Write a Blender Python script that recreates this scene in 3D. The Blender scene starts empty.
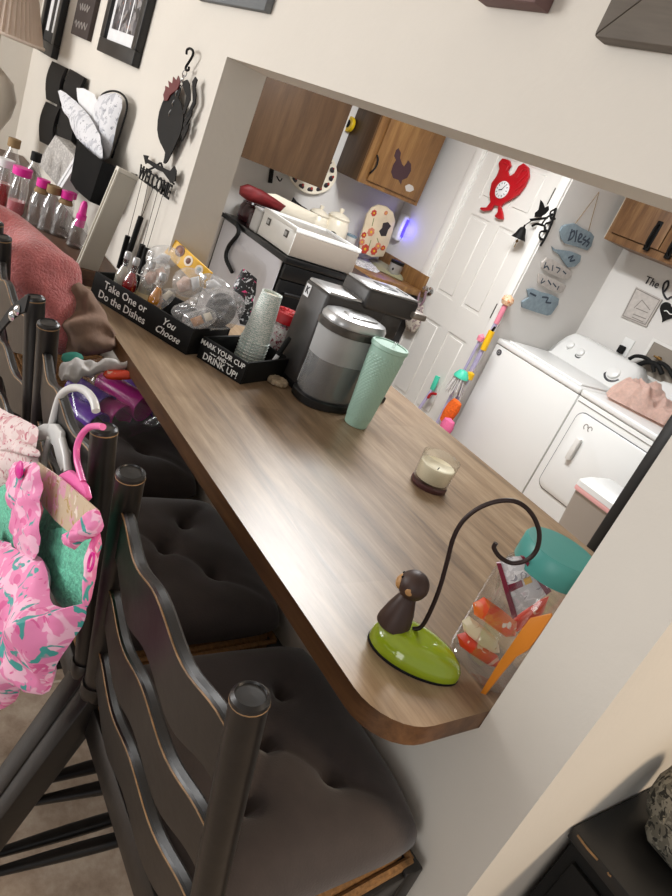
import bpy, bmesh, math, random
from mathutils import Vector, Matrix, noise
R = math.radians
PI = math.pi
SC = bpy.context.scene
COL = SC.collection
rnd = random.Random(7)

# ------------------------------------------------------------------ camera
EYE = Vector((0, 0, 1.52))
ROLL, PITCH, YAW, FPX = R(24.08), R(21.71), R(47.60), 672.9
FWD = Vector((-math.sin(YAW)*math.cos(PITCH), math.cos(YAW)*math.cos(PITCH), -math.sin(PITCH)))
_r = Vector((math.cos(YAW), math.sin(YAW), 0)); _u = _r.cross(FWD)
RGT = math.cos(ROLL)*_r + math.sin(ROLL)*_u
UPV = -math.sin(ROLL)*_r + math.cos(ROLL)*_u
cam = bpy.data.cameras.new('camera'); camo = bpy.data.objects.new('camera', cam); COL.objects.link(camo)
cam.sensor_fit = 'VERTICAL'; cam.sensor_height = 24; cam.lens = FPX/896*24; cam.clip_start = .02
m3 = Matrix((RGT, UPV, -FWD)).transposed()
camo.matrix_world = Matrix.Translation(EYE) @ m3.to_4x4()
SC.camera = camo

def ray(x, y):
    return FWD*FPX + RGT*(x-336) - UPV*(y-448)
def P(u_, v_, **k):                     # the point of a plane seen at a photo position
    (a, v), = k.items(); i = "xyz".index(a); d = ray(u_, v_)
    return EYE + d*((v-EYE[i])/d[i])
def PN(x, y, o, n):                     # the same for any plane (point, normal)
    d = ray(x, y); return EYE + d*((Vector(o)-EYE).dot(n)/d.dot(n))

# ------------------------------------------------------------------ materials
def lin(c):
    if isinstance(c, str):
        c = tuple(int(c[i:i+2], 16)/255 for i in (1, 3, 5))
    return tuple(v/12.92 if v <= .04045 else ((v+.055)/1.055)**2.4 for v in c)+(1,)
class NT:
    def __init__(s, name):
        s.m = bpy.data.materials.new(name); s.m.use_nodes = True
        s.t = s.m.node_tree; s.b = s.t.nodes['Principled BSDF']; s.out = s.t.nodes['Material Output']
    def n(s, typ, **k):
        nd = s.t.nodes.new(typ)
        for a, v in k.items():
            if a in nd.inputs: nd.inputs[a].default_value = v
            else: setattr(nd, a, v)
        return nd
    def l(s, a, b): s.t.links.new(a, b)
    def coords(s, scale=(1, 1, 1), rot=(0, 0, 0)):
        tc = s.n('ShaderNodeTexCoord'); mp = s.n('ShaderNodeMapping')
        mp.inputs['Scale'].default_value = scale; mp.inputs['Rotation'].default_value = rot
        s.l(tc.outputs['Object'], mp.inputs['Vector']); return mp.outputs['Vector']
    def ramp(s, fac, stops, interp='LINEAR'):
        r = s.n('ShaderNodeValToRGB'); cr = r.color_ramp; cr.interpolation = interp
        while len(cr.elements) < len(stops): cr.elements.new(.5)
        for e, (p, c) in zip(cr.elements, stops): e.position = p; e.color = lin(c)
        s.l(fac, r.inputs['Fac']); return r.outputs['Color']
    def bump(s, h, strength=.2, dist=.01):
        b = s.n('ShaderNodeBump', Strength=strength, Distance=dist); s.l(h, b.inputs['Height']); s.l(b.outputs['Normal'], s.b.inputs['Normal'])
def mat(name, c, rough=.5, metal=0, var=0, scale=20, bump=0, bscale=None, coat=0, sheen=0, spec=.5, emit=0, stretch=(1,1,1)):
    t = NT(name); b = t.b
    b.inputs['Roughness'].default_value = rough; b.inputs['Metallic'].default_value = metal
    b.inputs['Specular IOR Level'].default_value = spec
    b.inputs['Coat Weight'].default_value = coat; b.inputs['Sheen Weight'].default_value = sheen
    col = lin(c); b.inputs['Base Color'].default_value = col
    if emit: b.inputs['Emission Color'].default_value = col; b.inputs['Emission Strength'].default_value = emit
    v = t.coords(stretch)
    if var:
        nz = t.n('ShaderNodeTexNoise', Scale=scale, Detail=4.0); t.l(v, nz.inputs['Vector'])
        mx = t.n('ShaderNodeMix', data_type='RGBA', blend_type='MULTIPLY'); mx.inputs['Factor'].default_value = 1
        mr = t.n('ShaderNodeMapRange'); mr.inputs['From Min'].default_value = .3; mr.inputs['From Max'].default_value = .7
        mr.inputs['To Min'].default_value = 1-var; mr.inputs['To Max'].default_value = 1+var*.6
        t.l(nz.outputs['Fac'], mr.inputs['Value']); mx.inputs[6].default_value = col; t.l(mr.outputs['Result'], mx.inputs[7]); t.l(mx.outputs[2], b.inputs['Base Color'])
    if bump:
        nb = t.n('ShaderNodeTexNoise', Scale=bscale or scale, Detail=5.0); t.l(v, nb.inputs['Vector']); t.bump(nb.outputs['Fac'], bump, .01)
    return t.m
def clear(name, tint='#ffffff', gloss=.12, rough=.06, haze=0.0):
    t = NT(name); tr = t.n('ShaderNodeBsdfTransparent'); tr.inputs['Color'].default_value = lin(tint)
    gl = t.n('ShaderNodeBsdfGlossy', Roughness=rough); lw = t.n('ShaderNodeLayerWeight', Blend=.35)
    mr = t.n('ShaderNodeMapRange'); mr.inputs['To Min'].default_value = gloss*.5; mr.inputs['To Max'].default_value = min(.9, gloss*4)
    t.l(lw.outputs['Facing'], mr.inputs['Value'])
    mx = t.n('ShaderNodeMixShader'); t.l(mr.outputs['Result'], mx.inputs[0]); t.l(tr.outputs[0], mx.inputs[1]); t.l(gl.outputs[0], mx.inputs[2])
    last = mx
    if haze:
        df = t.n('ShaderNodeBsdfDiffuse'); df.inputs['Color'].default_value = lin('#e8e8e8')
        m2 = t.n('ShaderNodeMixShader'); m2.inputs[0].default_value = haze; t.l(mx.outputs[0], m2.inputs[1]); t.l(df.outputs[0], m2.inputs[2]); last = m2
    t.l(last.outputs[0], t.out.inputs['Surface']); return t.m
def wood(name, cols, axis='x', rough=.45, scale=1.0, knots=True, coat=0, plank=None):
    t = NT(name); st = {'x': (.9, 9, 9), 'y': (9, .9, 9), 'z': (9, 9, .9)}[axis]
    v = t.coords(tuple(k*scale for k in st))
    n1 = t.n('ShaderNodeTexNoise', Scale=1.6, Detail=8.0, Roughness=.62, Distortion=.6); t.l(v, n1.inputs['Vector'])
    n2 = t.n('ShaderNodeTexNoise', Scale=9.0, Detail=6.0, Roughness=.7); t.l(v, n2.inputs['Vector'])
    a = t.n('ShaderNodeMath', operation='MULTIPLY_ADD'); a.inputs[1].default_value = .3; t.l(n2.outputs['Fac'], a.inputs[0]); 
    s = t.n('ShaderNodeMath', operation='MULTIPLY'); s.inputs[1].default_value = .7; t.l(n1.outputs['Fac'], s.inputs[0]); t.l(s.outputs[0], a.inputs[2])
    fac = a.outputs[0]
    if plank:
        bk = t.n('ShaderNodeTexBrick'); tc = t.coords((1, 1, 1)); t.l(tc, bk.inputs['Vector'])
        bk.inputs['Scale'].default_value = 1; bk.inputs['Brick Width'].default_value = plank[0]; bk.inputs['Row Height'].default_value = plank[1]
        bk.inputs['Mortar Size'].default_value = .0; bk.inputs['Color1'].default_value = (.36, .36, .36, 1); bk.inputs['Color2'].default_value = (.64, .64, .64, 1)
        m2 = t.n('ShaderNodeMath', operation='ADD'); sb = t.n('ShaderNodeMath', operation='SUBTRACT'); sb.inputs[1].default_value = .5
        t.l(bk.outputs['Color'], sb.inputs[0]); ml = t.n('ShaderNodeMath', operation='MULTIPLY'); ml.inputs[1].default_value = .45; t.l(sb.outputs[0], ml.inputs[0])
        t.l(fac, m2.inputs[0]); t.l(ml.outputs[0], m2.inputs[1]); fac = m2.outputs[0]
    c = t.ramp(fac, [(.24, cols[0]), (.48, cols[1]), (.70, cols[2])]); t.l(c, t.b.inputs['Base Color'])
    t.b.inputs['Roughness'].default_value = rough; t.b.inputs['Coat Weight'].default_value = coat; t.bump(fac, .08, .005)
    return t.m
def print_mat(name, base, blots, scale=30, rough=.8, thr=.55, bump=0):
    """cloth or paper with soft blots of further colours"""
    t = NT(name); v = t.coords(); col = None
    prev = t.n('ShaderNodeRGB'); prev.outputs[0].default_value = lin(base); prev = prev.outputs[0]
    for i, (c, th, s) in enumerate(blots):
        mp = t.n('ShaderNodeMapping'); mp.inputs['Location'].default_value = (3.1*i+1, 1.7*i, 2.3*i); t.l(v, mp.inputs['Vector'])
        nz = t.n('ShaderNodeTexNoise', Scale=s, Detail=2.0, Distortion=1.2); t.l(mp.outputs[0], nz.inputs['Vector'])
        g = t.n('ShaderNodeMapRange'); g.inputs['From Min'].default_value = th; g.inputs['From Max'].default_value = th+.03; t.l(nz.outputs['Fac'], g.inputs['Value'])
        mx = t.n('ShaderNodeMix', data_type='RGBA'); t.l(g.outputs[0], mx.inputs[0]); t.l(prev, mx.inputs[6]); mx.inputs[7].default_value = lin(c); prev = mx.outputs[2]
    t.l(prev, t.b.inputs['Base Color']); t.b.inputs['Roughness'].default_value = rough
    if bump:
        nb = t.n('ShaderNodeTexNoise', Scale=200.0, Detail=3.0); t.l(v, nb.inputs['Vector']); t.bump(nb.outputs['Fac'], bump, .003)
    return t.m

M = {}
M['wall'] = mat('wall_paint', '#d4cec4', .75, var=.03, scale=3, bump=.06, bscale=60)
M['kwall'] = mat('kitchen_paint', '#dddad6', .7, var=.02, scale=3, bump=.05, bscale=60)
M['white'] = mat('white_enamel', '#e8e8e6', .3, spec=.5)
M['trimw'] = mat('white_trim', '#e6e4e0', .4)
M['doorw'] = mat('white_door', '#dedbd6', .45)
M['black'] = mat('black_paint', '#1b1a1a', .38, var=.15, scale=30)
M['stool'] = mat('worn_black_paint', '#181513', .35, var=.25, scale=25, bump=.05, bscale=40)
M['worn'] = mat('rubbed_edge', '#8a6a45', .6, var=.4, scale=60)
M['matblack'] = mat('matt_black', '#131313', .65, spec=.22)
M['iron'] = mat('black_iron', '#0f0e0e', .6, var=.2, scale=60, spec=.2)
M['blkplastic'] = mat('black_plastic', '#1a1a1c', .35)
M['graymetal'] = mat('grey_metal_finish', '#57534f', .32, metal=.5)
M['silver'] = mat('silver_plastic', '#b4b4b4', .28, metal=.6)
M['chrome'] = mat('chrome', '#c9c9c9', .15, metal=1)
M['counter'] = wood('counter_laminate', ['#4f3e2e', '#8a735a', '#b39c80'], 'x', rough=.32, scale=1.5, plank=(1.3, .12))
M['edge'] = wood('counter_edge', ['#2e1c12', '#55371f', '#7a5534'], 'x', rough=.4, scale=1.2)
M['panelwood'] = wood('brown_cabinet_wood', ['#332110', '#4c3520', '#5c442c'], 'z', rough=.5, scale=1.4)
M['cabwood'] = wood('oak_cabinet', ['#57391f', '#7d5831', '#9a7647'], 'z', rough=.45, scale=1.3)
M['cabwood2'] = wood('rustic_oak', ['#3f2a17', '#6f4e30', '#93704a'], 'z', rough=.5, scale=1.3)
M['cushion'] = mat('dark_brown_suede', '#3a302d', .8, var=.12, scale=40, bump=.1, bscale=300, sheen=.25)
M['rush'] = mat('woven_rush', '#8a643a', .8, var=.35, scale=120, bump=.4, bscale=150)
M['pink'] = mat('hot_pink_plastic', '#e0289a', .35)
M['pinkhang'] = mat('pink_plastic', '#ef6cb0', .3)
M['towelpink'] = mat('rose_plush', '#c06a68', .95, var=.2, scale=30, bump=.8, bscale=160, sheen=.4)
M['towelpeach'] = mat('peach_towel', '#fbdccf', .95, var=.1, scale=60, bump=.4, bscale=180, sheen=.3)
M['tan'] = mat('tan_cloth', '#806656', .9, var=.2, scale=14, bump=.3, bscale=50)
M['paper'] = mat('white_paper', '#dededf', .8, var=.04, scale=30)
M['news'] = print_mat('printed_paper', '#d3d3d6', [('#b4b5bb', .56, 22), ('#8f9097', .64, 60)])
M['clear'] = clear('clear_plastic', '#fbfbfb', .16, .08, .03)
M['bag'] = clear('cellophane', '#fcfcfc', .12, .16, .17)
M['bagthin'] = clear('thin_bag', '#fdfdfd', .05, .12, .03)
M['frost'] = clear('smoky_reservoir', '#dcdddd', .10, .2, .20)
M['lightened'] = clear('lightened_plastic', '#e2e3e3', .10, .25, .42)
M['glass'] = clear('clear_glass', '#f5f7f7', .2, .03)
M['teal'] = mat('teal_plastic', '#4a958d', .4)
M['mint'] = mat('mint_tumbler', '#a2c4b4', .42)
M['lime'] = mat('lime_glaze', '#93a81c', .12, coat=.6)
M['brownm'] = mat('dark_brown_matt', '#3f2b23', .5)
M['orange'] = mat('orange_plastic', '#cf7d22', .45)
M['red'] = mat('red_enamel', '#b01520', .3)
M['cream'] = mat('cream_ceramic', '#e6ddca', .3)
M['wax'] = mat('cream_wax', '#f6ecd0', .55)
M['ink'] = mat('white_lettering', '#e9e9e6', .6)
M['blackink'] = mat('black_lettering', '#26242a', .6)
M['graytxt'] = mat('grey_lettering', '#8d8782', .7)

# ------------------------------------------------------------------ mesh helpers
def BM(): return bmesh.new()
def frame(o, x, y):
    x = Vector(x).normalized(); z = x.cross(Vector(y)).normalized(); y = z.cross(x)
    m = Matrix((x, y, z)).transposed().to_4x4(); m.translation = Vector(o); return m
def T(x=0, y=0, z=0, rz=0, rx=0, ry=0):
    return Matrix.Translation((x, y, z)) @ Matrix.Rotation(rz, 4, 'Z') @ Matrix.Rotation(ry, 4, 'Y') @ Matrix.Rotation(rx, 4, 'X')
I4 = Matrix.Identity(4)
def box(bm, lo, hi, m=I4, bev=0, seg=2, mi=0):
    b = bmesh.new(); bmesh.ops.create_cube(b, size=1)
    for v in b.verts:
        v.co = Vector((lo[i]+(v.co[i]+.5)*(hi[i]-lo[i]) for i in range(3)))
    if bev: bmesh.ops.bevel(b, geom=b.edges[:], offset=bev, segments=seg, profile=.5, affect='EDGES')
    add(bm, b, m, mi)
def add(bm, b, m=I4, mi=0):
    me = bpy.data.meshes.new('t'); 
    for f in b.faces: f.material_index = mi
    b.transform(m); b.to_mesh(me); b.free(); bm.from_mesh(me); bpy.data.meshes.remove(me)
def loft(bm, rings, closed=True, cap0=True, cap1=True, mi=0):
    vs = [[bm.verts.new(p) for p in r] for r in rings]
    n = len(rings[0]); fs = []
    for a, b in zip(vs, vs[1:]):
        for i in range(n if closed else n-1):
            j = (i+1) % n
            fs.append(bm.faces.new((a[i], a[j], b[j], b[i])))
    if cap0 and closed: fs.append(bm.faces.new(vs[0][::-1]))
    if cap1 and closed: fs.append(bm.faces.new(vs[-1]))
    for f in fs: f.material_index = mi; f.smooth = True
    return fs
def lathe(bm, prof, m=I4, seg=28, mi=0, caps=True, sx=1, sy=1, power=2):
    def ring(r, z):
        o = []
        for k in range(seg):
            a = 2*PI*k/seg; c, s = math.cos(a), math.sin(a)
            if power != 2:
                q = (abs(c)**power+abs(s)**power)**(-1/power); c, s = c*q, s*q
            o.append(m @ Vector((r*c*sx, r*s*sy, z)))
        return o
    loft(bm, [ring(max(r, 1e-4), z) for r, z in prof], True, caps, caps, mi)
def smoothpts(pts, n=6):
    pts = [Vector(p) for p in pts]
    if len(pts) < 3: return pts
    out = []
    q = [pts[0]*2-pts[1]]+pts+[pts[-1]*2-pts[-2]]
    for i in range(1, len(q)-2):
        a, b, c, d = q[i-1:i+3]
        for k in range(n):
            t = k/n
            out.append(.5*((2*b)+(c-a)*t+(2*a-5*b+4*c-d)*t*t+(3*b-a-3*c+d)*t**3))
    out.append(pts[-1]); return out
def tube(bm, pts, r, seg=10, mi=0, smooth=0, caps=True, sq=1.0):
    pts = [Vector(p) for p in pts]
    if smooth: pts = smoothpts(pts, smooth)
    n = len(pts); rings = []; up = None
    for i, p in enumerate(pts):
        t = (pts[min(i+1, n-1)]-pts[max(i-1, 0)]).normalized()
        if up is None: up = t.orthogonal().normalized()
        up = (up-t*up.dot(t)).normalized(); s = t.cross(up)
        rr = r(i/(n-1)) if callable(r) else r
        rings.append([p+(up*math.cos(2*PI*k/seg)+s*math.sin(2*PI*k/seg)*sq)*rr for k in range(seg)])
    loft(bm, rings, True, caps, caps, mi)
def bar(bm, a, b, w, d, up=(0, 0, 1), bev=0, mi=0):
    """rectangular bar from a to b; w along side, d along the up-ish direction"""
    a, b = Vector(a), Vector(b); z = (b-a); L = z.length; z.normalize(); u = Vector(up); x = u.cross(z)
    if x.length < 1e-4: x = Vector((1, 0, 0))
    x.normalize(); y = z.cross(x); m = Matrix((x, y, z)).transposed().to_4x4(); m.translation = a
    box(bm, (-w/2, -d/2, 0), (w/2, d/2, L), m, bev, 2, mi)
def prism(bm, pts, nrm, depth, mi=0, bev=0):
    """polygon (3-D points, planar) thickened by depth along nrm"""
    b = bmesh.new(); nrm = Vector(nrm).normalized()
    f = b.faces.new([b.verts.new(p) for p in pts]); f.normal_update()
    g = bmesh.ops.extrude_face_region(b, geom=[f]); 
    for v in g['geom']:
        if isinstance(v, bmesh.types.BMVert): v.co += nrm*depth
    bmesh.ops.recalc_face_normals(b, faces=b.faces[:])
    if bev: bmesh.ops.bevel(b, geom=b.edges[:], offset=bev, segments=2, profile=.5, affect='EDGES')
    bmesh.ops.triangulate(b, faces=[f for f in b.faces if len(f.verts) > 4])
    add(bm, b, I4, mi)
def pillow(bm, pts, nrm, front, back=.004, rings=7, amp=0, freq=20, seed=0, mi=0, edge=.6, dense=1, centre=None):
    """puffed cloth or packet: a star-shaped outline bulging along nrm"""
    pts = [Vector(p) for p in pts]; nrm = Vector(nrm).normalized()
    if dense > 1:
        q = []
        for i, p in enumerate(pts):
            for k in range(dense): q.append(p.lerp(pts[(i+1) % len(pts)], k/dense))
        pts = q
    c = Vector(centre) if centre else sum(pts, Vector())/len(pts)
    def layer(s, h):
        o = []
        for p in pts:
            v = c+(p-c)*s
            d = noise.noise((v+Vector((seed, seed*1.7, 0)))*freq)*amp*(.35+.65*min(1, (1-s)*4+.3)) if amp else 0
            o.append(v+nrm*(h+d))
        return o
    R_ = []
    for k in range(rings):
        s = .04+.96*k/(rings-1); R_.append(layer(s, -back*(1-s*s)**.5 if back else 0))
    for k in range(1, rings):
        s = 1-.96*k/(rings-1); R_.append(layer(s, front*(1-s**2.2)**edge))
    loft(bm, R_, True, True, True, mi)
def text(bm, s, m, size, mi=0, depth=.0006, align='CENTER', shear=0, space=1.0, bold=0):
    cu = bpy.data.curves.new('t', 'FONT'); cu.body = s; cu.size = size; cu.align_x = align; cu.align_y = 'CENTER'
    cu.extrude = depth; cu.shear = shear; cu.space_character = space; cu.offset = bold; cu.resolution_u = 2
    o = bpy.data.objects.new('t', cu); COL.objects.link(o); dg = bpy.context.evaluated_depsgraph_get(); dg.update()
    me = bpy.data.meshes.new_from_object(o.evaluated_get(dg)); bpy.data.objects.remove(o); bpy.data.curves.remove(cu)
    me.transform(m); n0 = len(bm.faces); bm.from_mesh(me); bpy.data.meshes.remove(me); bm.faces.ensure_lookup_table()
    for f in bm.faces[n0:]: f.material_index = mi
def rounded(pts, n=3):
    """closed smooth outline through flat points"""
    out = []; N = len(pts); pts = [Vector((p[0], p[1])) for p in pts]
    for i in range(N):
        a, b, c, d = pts[i-1], pts[i], pts[(i+1) % N], pts[(i+2) % N]
        for k in range(n):
            t = k/n; v = .5*((2*b)+(c-a)*t+(2*a-5*b+4*c-d)*t*t+(3*b-a-3*c+d)*t**3); out.append((v.x, v.y))
    return out
def strip(bm, pts, w, nrm, mi=0, depth=.001, smooth=5):
    """a drawn stroke lying on a surface"""
    pts = smoothpts(pts, smooth) if smooth else [Vector(p) for p in pts]; nrm = Vector(nrm).normalized(); n = len(pts); L = []
    for i, p in enumerate(pts):
        t = (pts[min(i+1, n-1)]-pts[max(i-1, 0)]).normalized(); s = t.cross(nrm)*w/2
        L.append([p-s, p+s, p+s+nrm*depth, p-s+nrm*depth])
    loft(bm, L, True, True, True, mi)

def mk(name, bm, mats, parent=None, sharp=38, loc=None, norm=True):
    """links a bmesh as one object; with loc its origin is put there"""
    if norm: bmesh.ops.recalc_face_normals(bm, faces=bm.faces[:])
    me = bpy.data.meshes.new(name)
    if loc is not None: bm.transform(Matrix.Translation(-Vector(loc)))
    bm.to_mesh(me); bm.free()
    for k in (mats if isinstance(mats, (list, tuple)) else [mats]): me.materials.append(M[k] if isinstance(k, str) else k)
    for p in me.polygons: p.use_smooth = True
    me.set_sharp_from_angle(angle=R(sharp))
    o = bpy.data.objects.new(name, me); COL.objects.link(o)
    if loc is not None: o.location = loc
    if parent is not None:
        o.parent = parent
        o.matrix_parent_inverse = parent.matrix_basis.inverted()
    return o
def tag(o, label, cat, group=None, kind=None):
    if label: o['label'] = label
    if cat: o['category'] = cat
    if group: o['group'] = group
    if kind: o['kind'] = kind
    return o
def thing(name, loc, label, cat, group=None):
    o = bpy.data.objects.new(name, None); COL.objects.link(o); o.location = loc; o.empty_display_size = .05
    return tag(o, label, cat, group)
def struct(name, bm, mats, label=None, parent=None):
    o = mk(name, bm, mats, parent)
    if parent is None: o['kind'] = 'structure'
    return o
def one(name, bm, mats, label, cat, loc=None, group=None, sharp=38):
    return tag(mk(name, bm, mats, None, sharp, loc), label, cat, group)
def copy_tree(o, parent=None, off=None):
    c = o.copy(); COL.objects.link(c)
    if parent is not None: c.parent = parent; c.matrix_parent_inverse = o.matrix_parent_inverse.copy()
    if off is not None: c.location = o.location+Vector(off)
    for ch in [k for k in bpy.data.objects if k.parent == o]: copy_tree(ch, c)
    return c
# ================================================================== THE SETTING
WY0, WY1 = .82, .945                 # dining wall with the pass-through
XL, XR = -1.92, -.36                 # opening left and right
XE = -.2375                          # wall end
HB = 1.631                           # header underside
CZ = .914                            # counter top
CEIL = 2.5
# floor: beige ceramic tiles
t = NT('beige_floor_tile'); v = t.coords((1, 1, 1))
bk = t.n('ShaderNodeTexBrick', offset=0.0); t.l(v, bk.inputs['Vector'])
for k, q in dict(Scale=1.0).items(): bk.inputs[k].default_value = q
bk.inputs['Brick Width'].default_value = .33; bk.inputs['Row Height'].default_value = .33; bk.inputs['Mortar Size'].default_value = .004
bk.inputs['Color1'].default_value = (1, 1, 1, 1); bk.inputs['Color2'].default_value = (.86, .86, .86, 1); bk.inputs['Mortar'].default_value = lin('#d7c9b8')
nz = t.n('ShaderNodeTexNoise', Scale=14.0, Detail=8.0, Roughness=.7); t.l(v, nz.inputs['Vector'])
c = t.ramp(nz.outputs['Fac'], [(.3, '#8f7a68'), (.5, '#ae9a87'), (.7, '#c5b5a2')])
mx = t.n('ShaderNodeMix', data_type='RGBA', blend_type='MULTIPLY'); mx.inputs[0].default_value = 1
t.l(c, mx.inputs[6]); t.l(bk.outputs['Color'], mx.inputs[7])
m2 = t.n('ShaderNodeMix', data_type='RGBA'); t.l(bk.outputs['Fac'], m2.inputs[0]); t.l(mx.outputs[2], m2.inputs[6]); m2.inputs[7].default_value = lin('#c6b7a5')
t.l(m2.outputs[2], t.b.inputs['Base Color']); t.b.inputs['Roughness'].default_value = .35; t.bump(nz.outputs['Fac'], .1, .005); M['floor'] = t.m
bm = BM(); box(bm, (-5.2, -3.2, -.06), (2.2, 4.4, 0)); struct('floor', bm, 'floor')
# wall holding the pass-through
bm = BM()
box(bm, (-4.3, WY0, 0), (XL, WY1, CEIL)); box(bm, (XL, WY0, HB), (XR, WY1, CEIL)); box(bm, (XR, WY0, 0), (XE, WY1, CEIL))
box(bm, (XL, WY0, 0), (XR, WY1, CZ-.036))
struct('wall_front', bm, 'wall')
bm = BM(); box(bm, (XR, WY1, 0), (XE, 4.15, CEIL)); struct('wall_right', bm, 'wall')
bm = BM(); box(bm, (-4.42, -3.2, 0), (-4.3, WY1, CEIL)); struct('wall_left', bm, 'wall')
KX = -4.20                            # kitchen left wall
BY = 3.45                             # kitchen back wall (door wall)
AX = -2.844
AY = 4.25
bm = BM(); box(bm, (KX-.12, WY1, 0), (KX, BY+.1, CEIL)); struct('wall_kitchen_left', bm, 'kwall')
DL, DR, DT = -3.627, -2.917, 2.04
bm = BM(); box(bm, (KX, BY, 0), (DL, BY+.1, CEIL)); box(bm, (DL, BY, DT), (DR, BY+.1, CEIL)); box(bm, (DR, BY, 0), (AX, BY+.1, CEIL)); struct('wall_kitchen_back', bm, 'kwall')
bm = BM(); box(bm, (AX-.1, BY+.1, 0), (AX, AY+.1, CEIL)); struct('wall_alcove_left', bm, 'kwall')
bm = BM(); box(bm, (AX, AY, 0), (XR, AY+.1, CEIL)); struct('wall_alcove_back', bm, 'kwall')
bm = BM(); box(bm, (KX-.12, WY1, CEIL), (XE, AY+.1, CEIL+.08)); struct('ceiling_kitchen', bm, 'kwall')
bm = BM(); box(bm, (-4.42, -3.2, CEIL), (2.2, WY1, CEIL+.08)); struct('ceiling', bm, 'kwall')
# casing round the door
bm = BM()
for a, b in ((DL-.07, DL), (DR, DR+.065)): box(bm, (a, BY-.018, 0), (b, BY, DT+.07), bev=.004)
box(bm, (DL-.07, BY-.018, DT), (DR+.065, BY, DT+.07), bev=.004)
box(bm, (DL, BY, 0), (DL+.012, BY+.1, DT)); box(bm, (DR-.012, BY, 0), (DR, BY+.1, DT))
struct('trim_1', bm, 'trimw')
# six-panel door
bm = BM(); y0 = BY+.012
box(bm, (DL+.014, y0+.006, .01), (DR-.014, y0+.04, DT-.004))
W = DR-DL-.028; x0 = DL+.014; st = .105; mid = .095; pw = (W-2*st-mid)/2
rows = [(.2, .78), (.97, 1.53), (1.64, 1.92)]
# stiles and rails stand proud, panels are raised fields between
for a, b in ((0, st), (st+pw, st+pw+mid), (W-st, W)): box(bm, (x0+a, y0, .01), (x0+b, y0+.01, DT-.004))
zz = [.01, .2, .78, .97, 1.53, 1.64, 1.92, DT-.004]
for a, b in ((zz[0], zz[1]), (zz[2], zz[3]), (zz[4], zz[5]), (zz[6], zz[7])): [box(bm, (x0+p, y0+.0004, a), (x0+q, y0+.01, b)) for p, q in ((st, st+pw), (st+pw+mid, W-st))]
for a in (st, st+pw+mid):
    for z0, z1 in rows: box(bm, (x0+a+.022, y0+.0008, z0+.022), (x0+a+pw-.022, y0+.012, z1-.022), bev=.0035, seg=1)
door = struct('door_1', bm, 'doorw')
bm = BM(); lathe(bm, [(.03, 0), (.03, .006), (.012, .01), (.012, .035), (.026, .043), (.029, .055), (.024, .066), (.001, .07)], frame((DL+.075, y0, .945), (1, 0, 0), (0, 0, 1)))
mk('door_knob', bm, 'chrome', door)
for z in (.3, 1.05, 1.8):
    bm = BM(); box(bm, (DR-.018, BY-.004, z-.045), (DR-.004, BY+.016, z+.045)); tube(bm, [(DR-.011, BY-.005, z-.05), (DR-.011, BY-.005, z+.05)], .006); mk('hinge', bm, 'graymetal', door)

# ================================================================== COUNTERTOP
bm = BM(); th = .036
y0, y1, xa, xb, r = .617, 1.592, -1.975, XR-.001, .085
out = [(xa, y0)]
for k in range(9):
    a = -PI/2+PI/2*k/8; out.append((xb-r+r*math.cos(a), y0+r+r*math.sin(a)))
out += [(xb, y1), (XL+.002, y1), (XL+.002, WY0-.002), (xa, WY0-.002)]
prism(bm, [(x, y, CZ-th) for x, y in out], (0, 0, 1), th, 0)
for f in bm.faces:
    f.normal_update()
    if abs(f.normal.z) < .5: f.material_index = 1
# knot holes in the front edge are left to the grain
top = one('countertop', bm, ['counter', 'edge'], 'long wood-look bar countertop with rounded end running through the wall opening', 'countertop')

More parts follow.
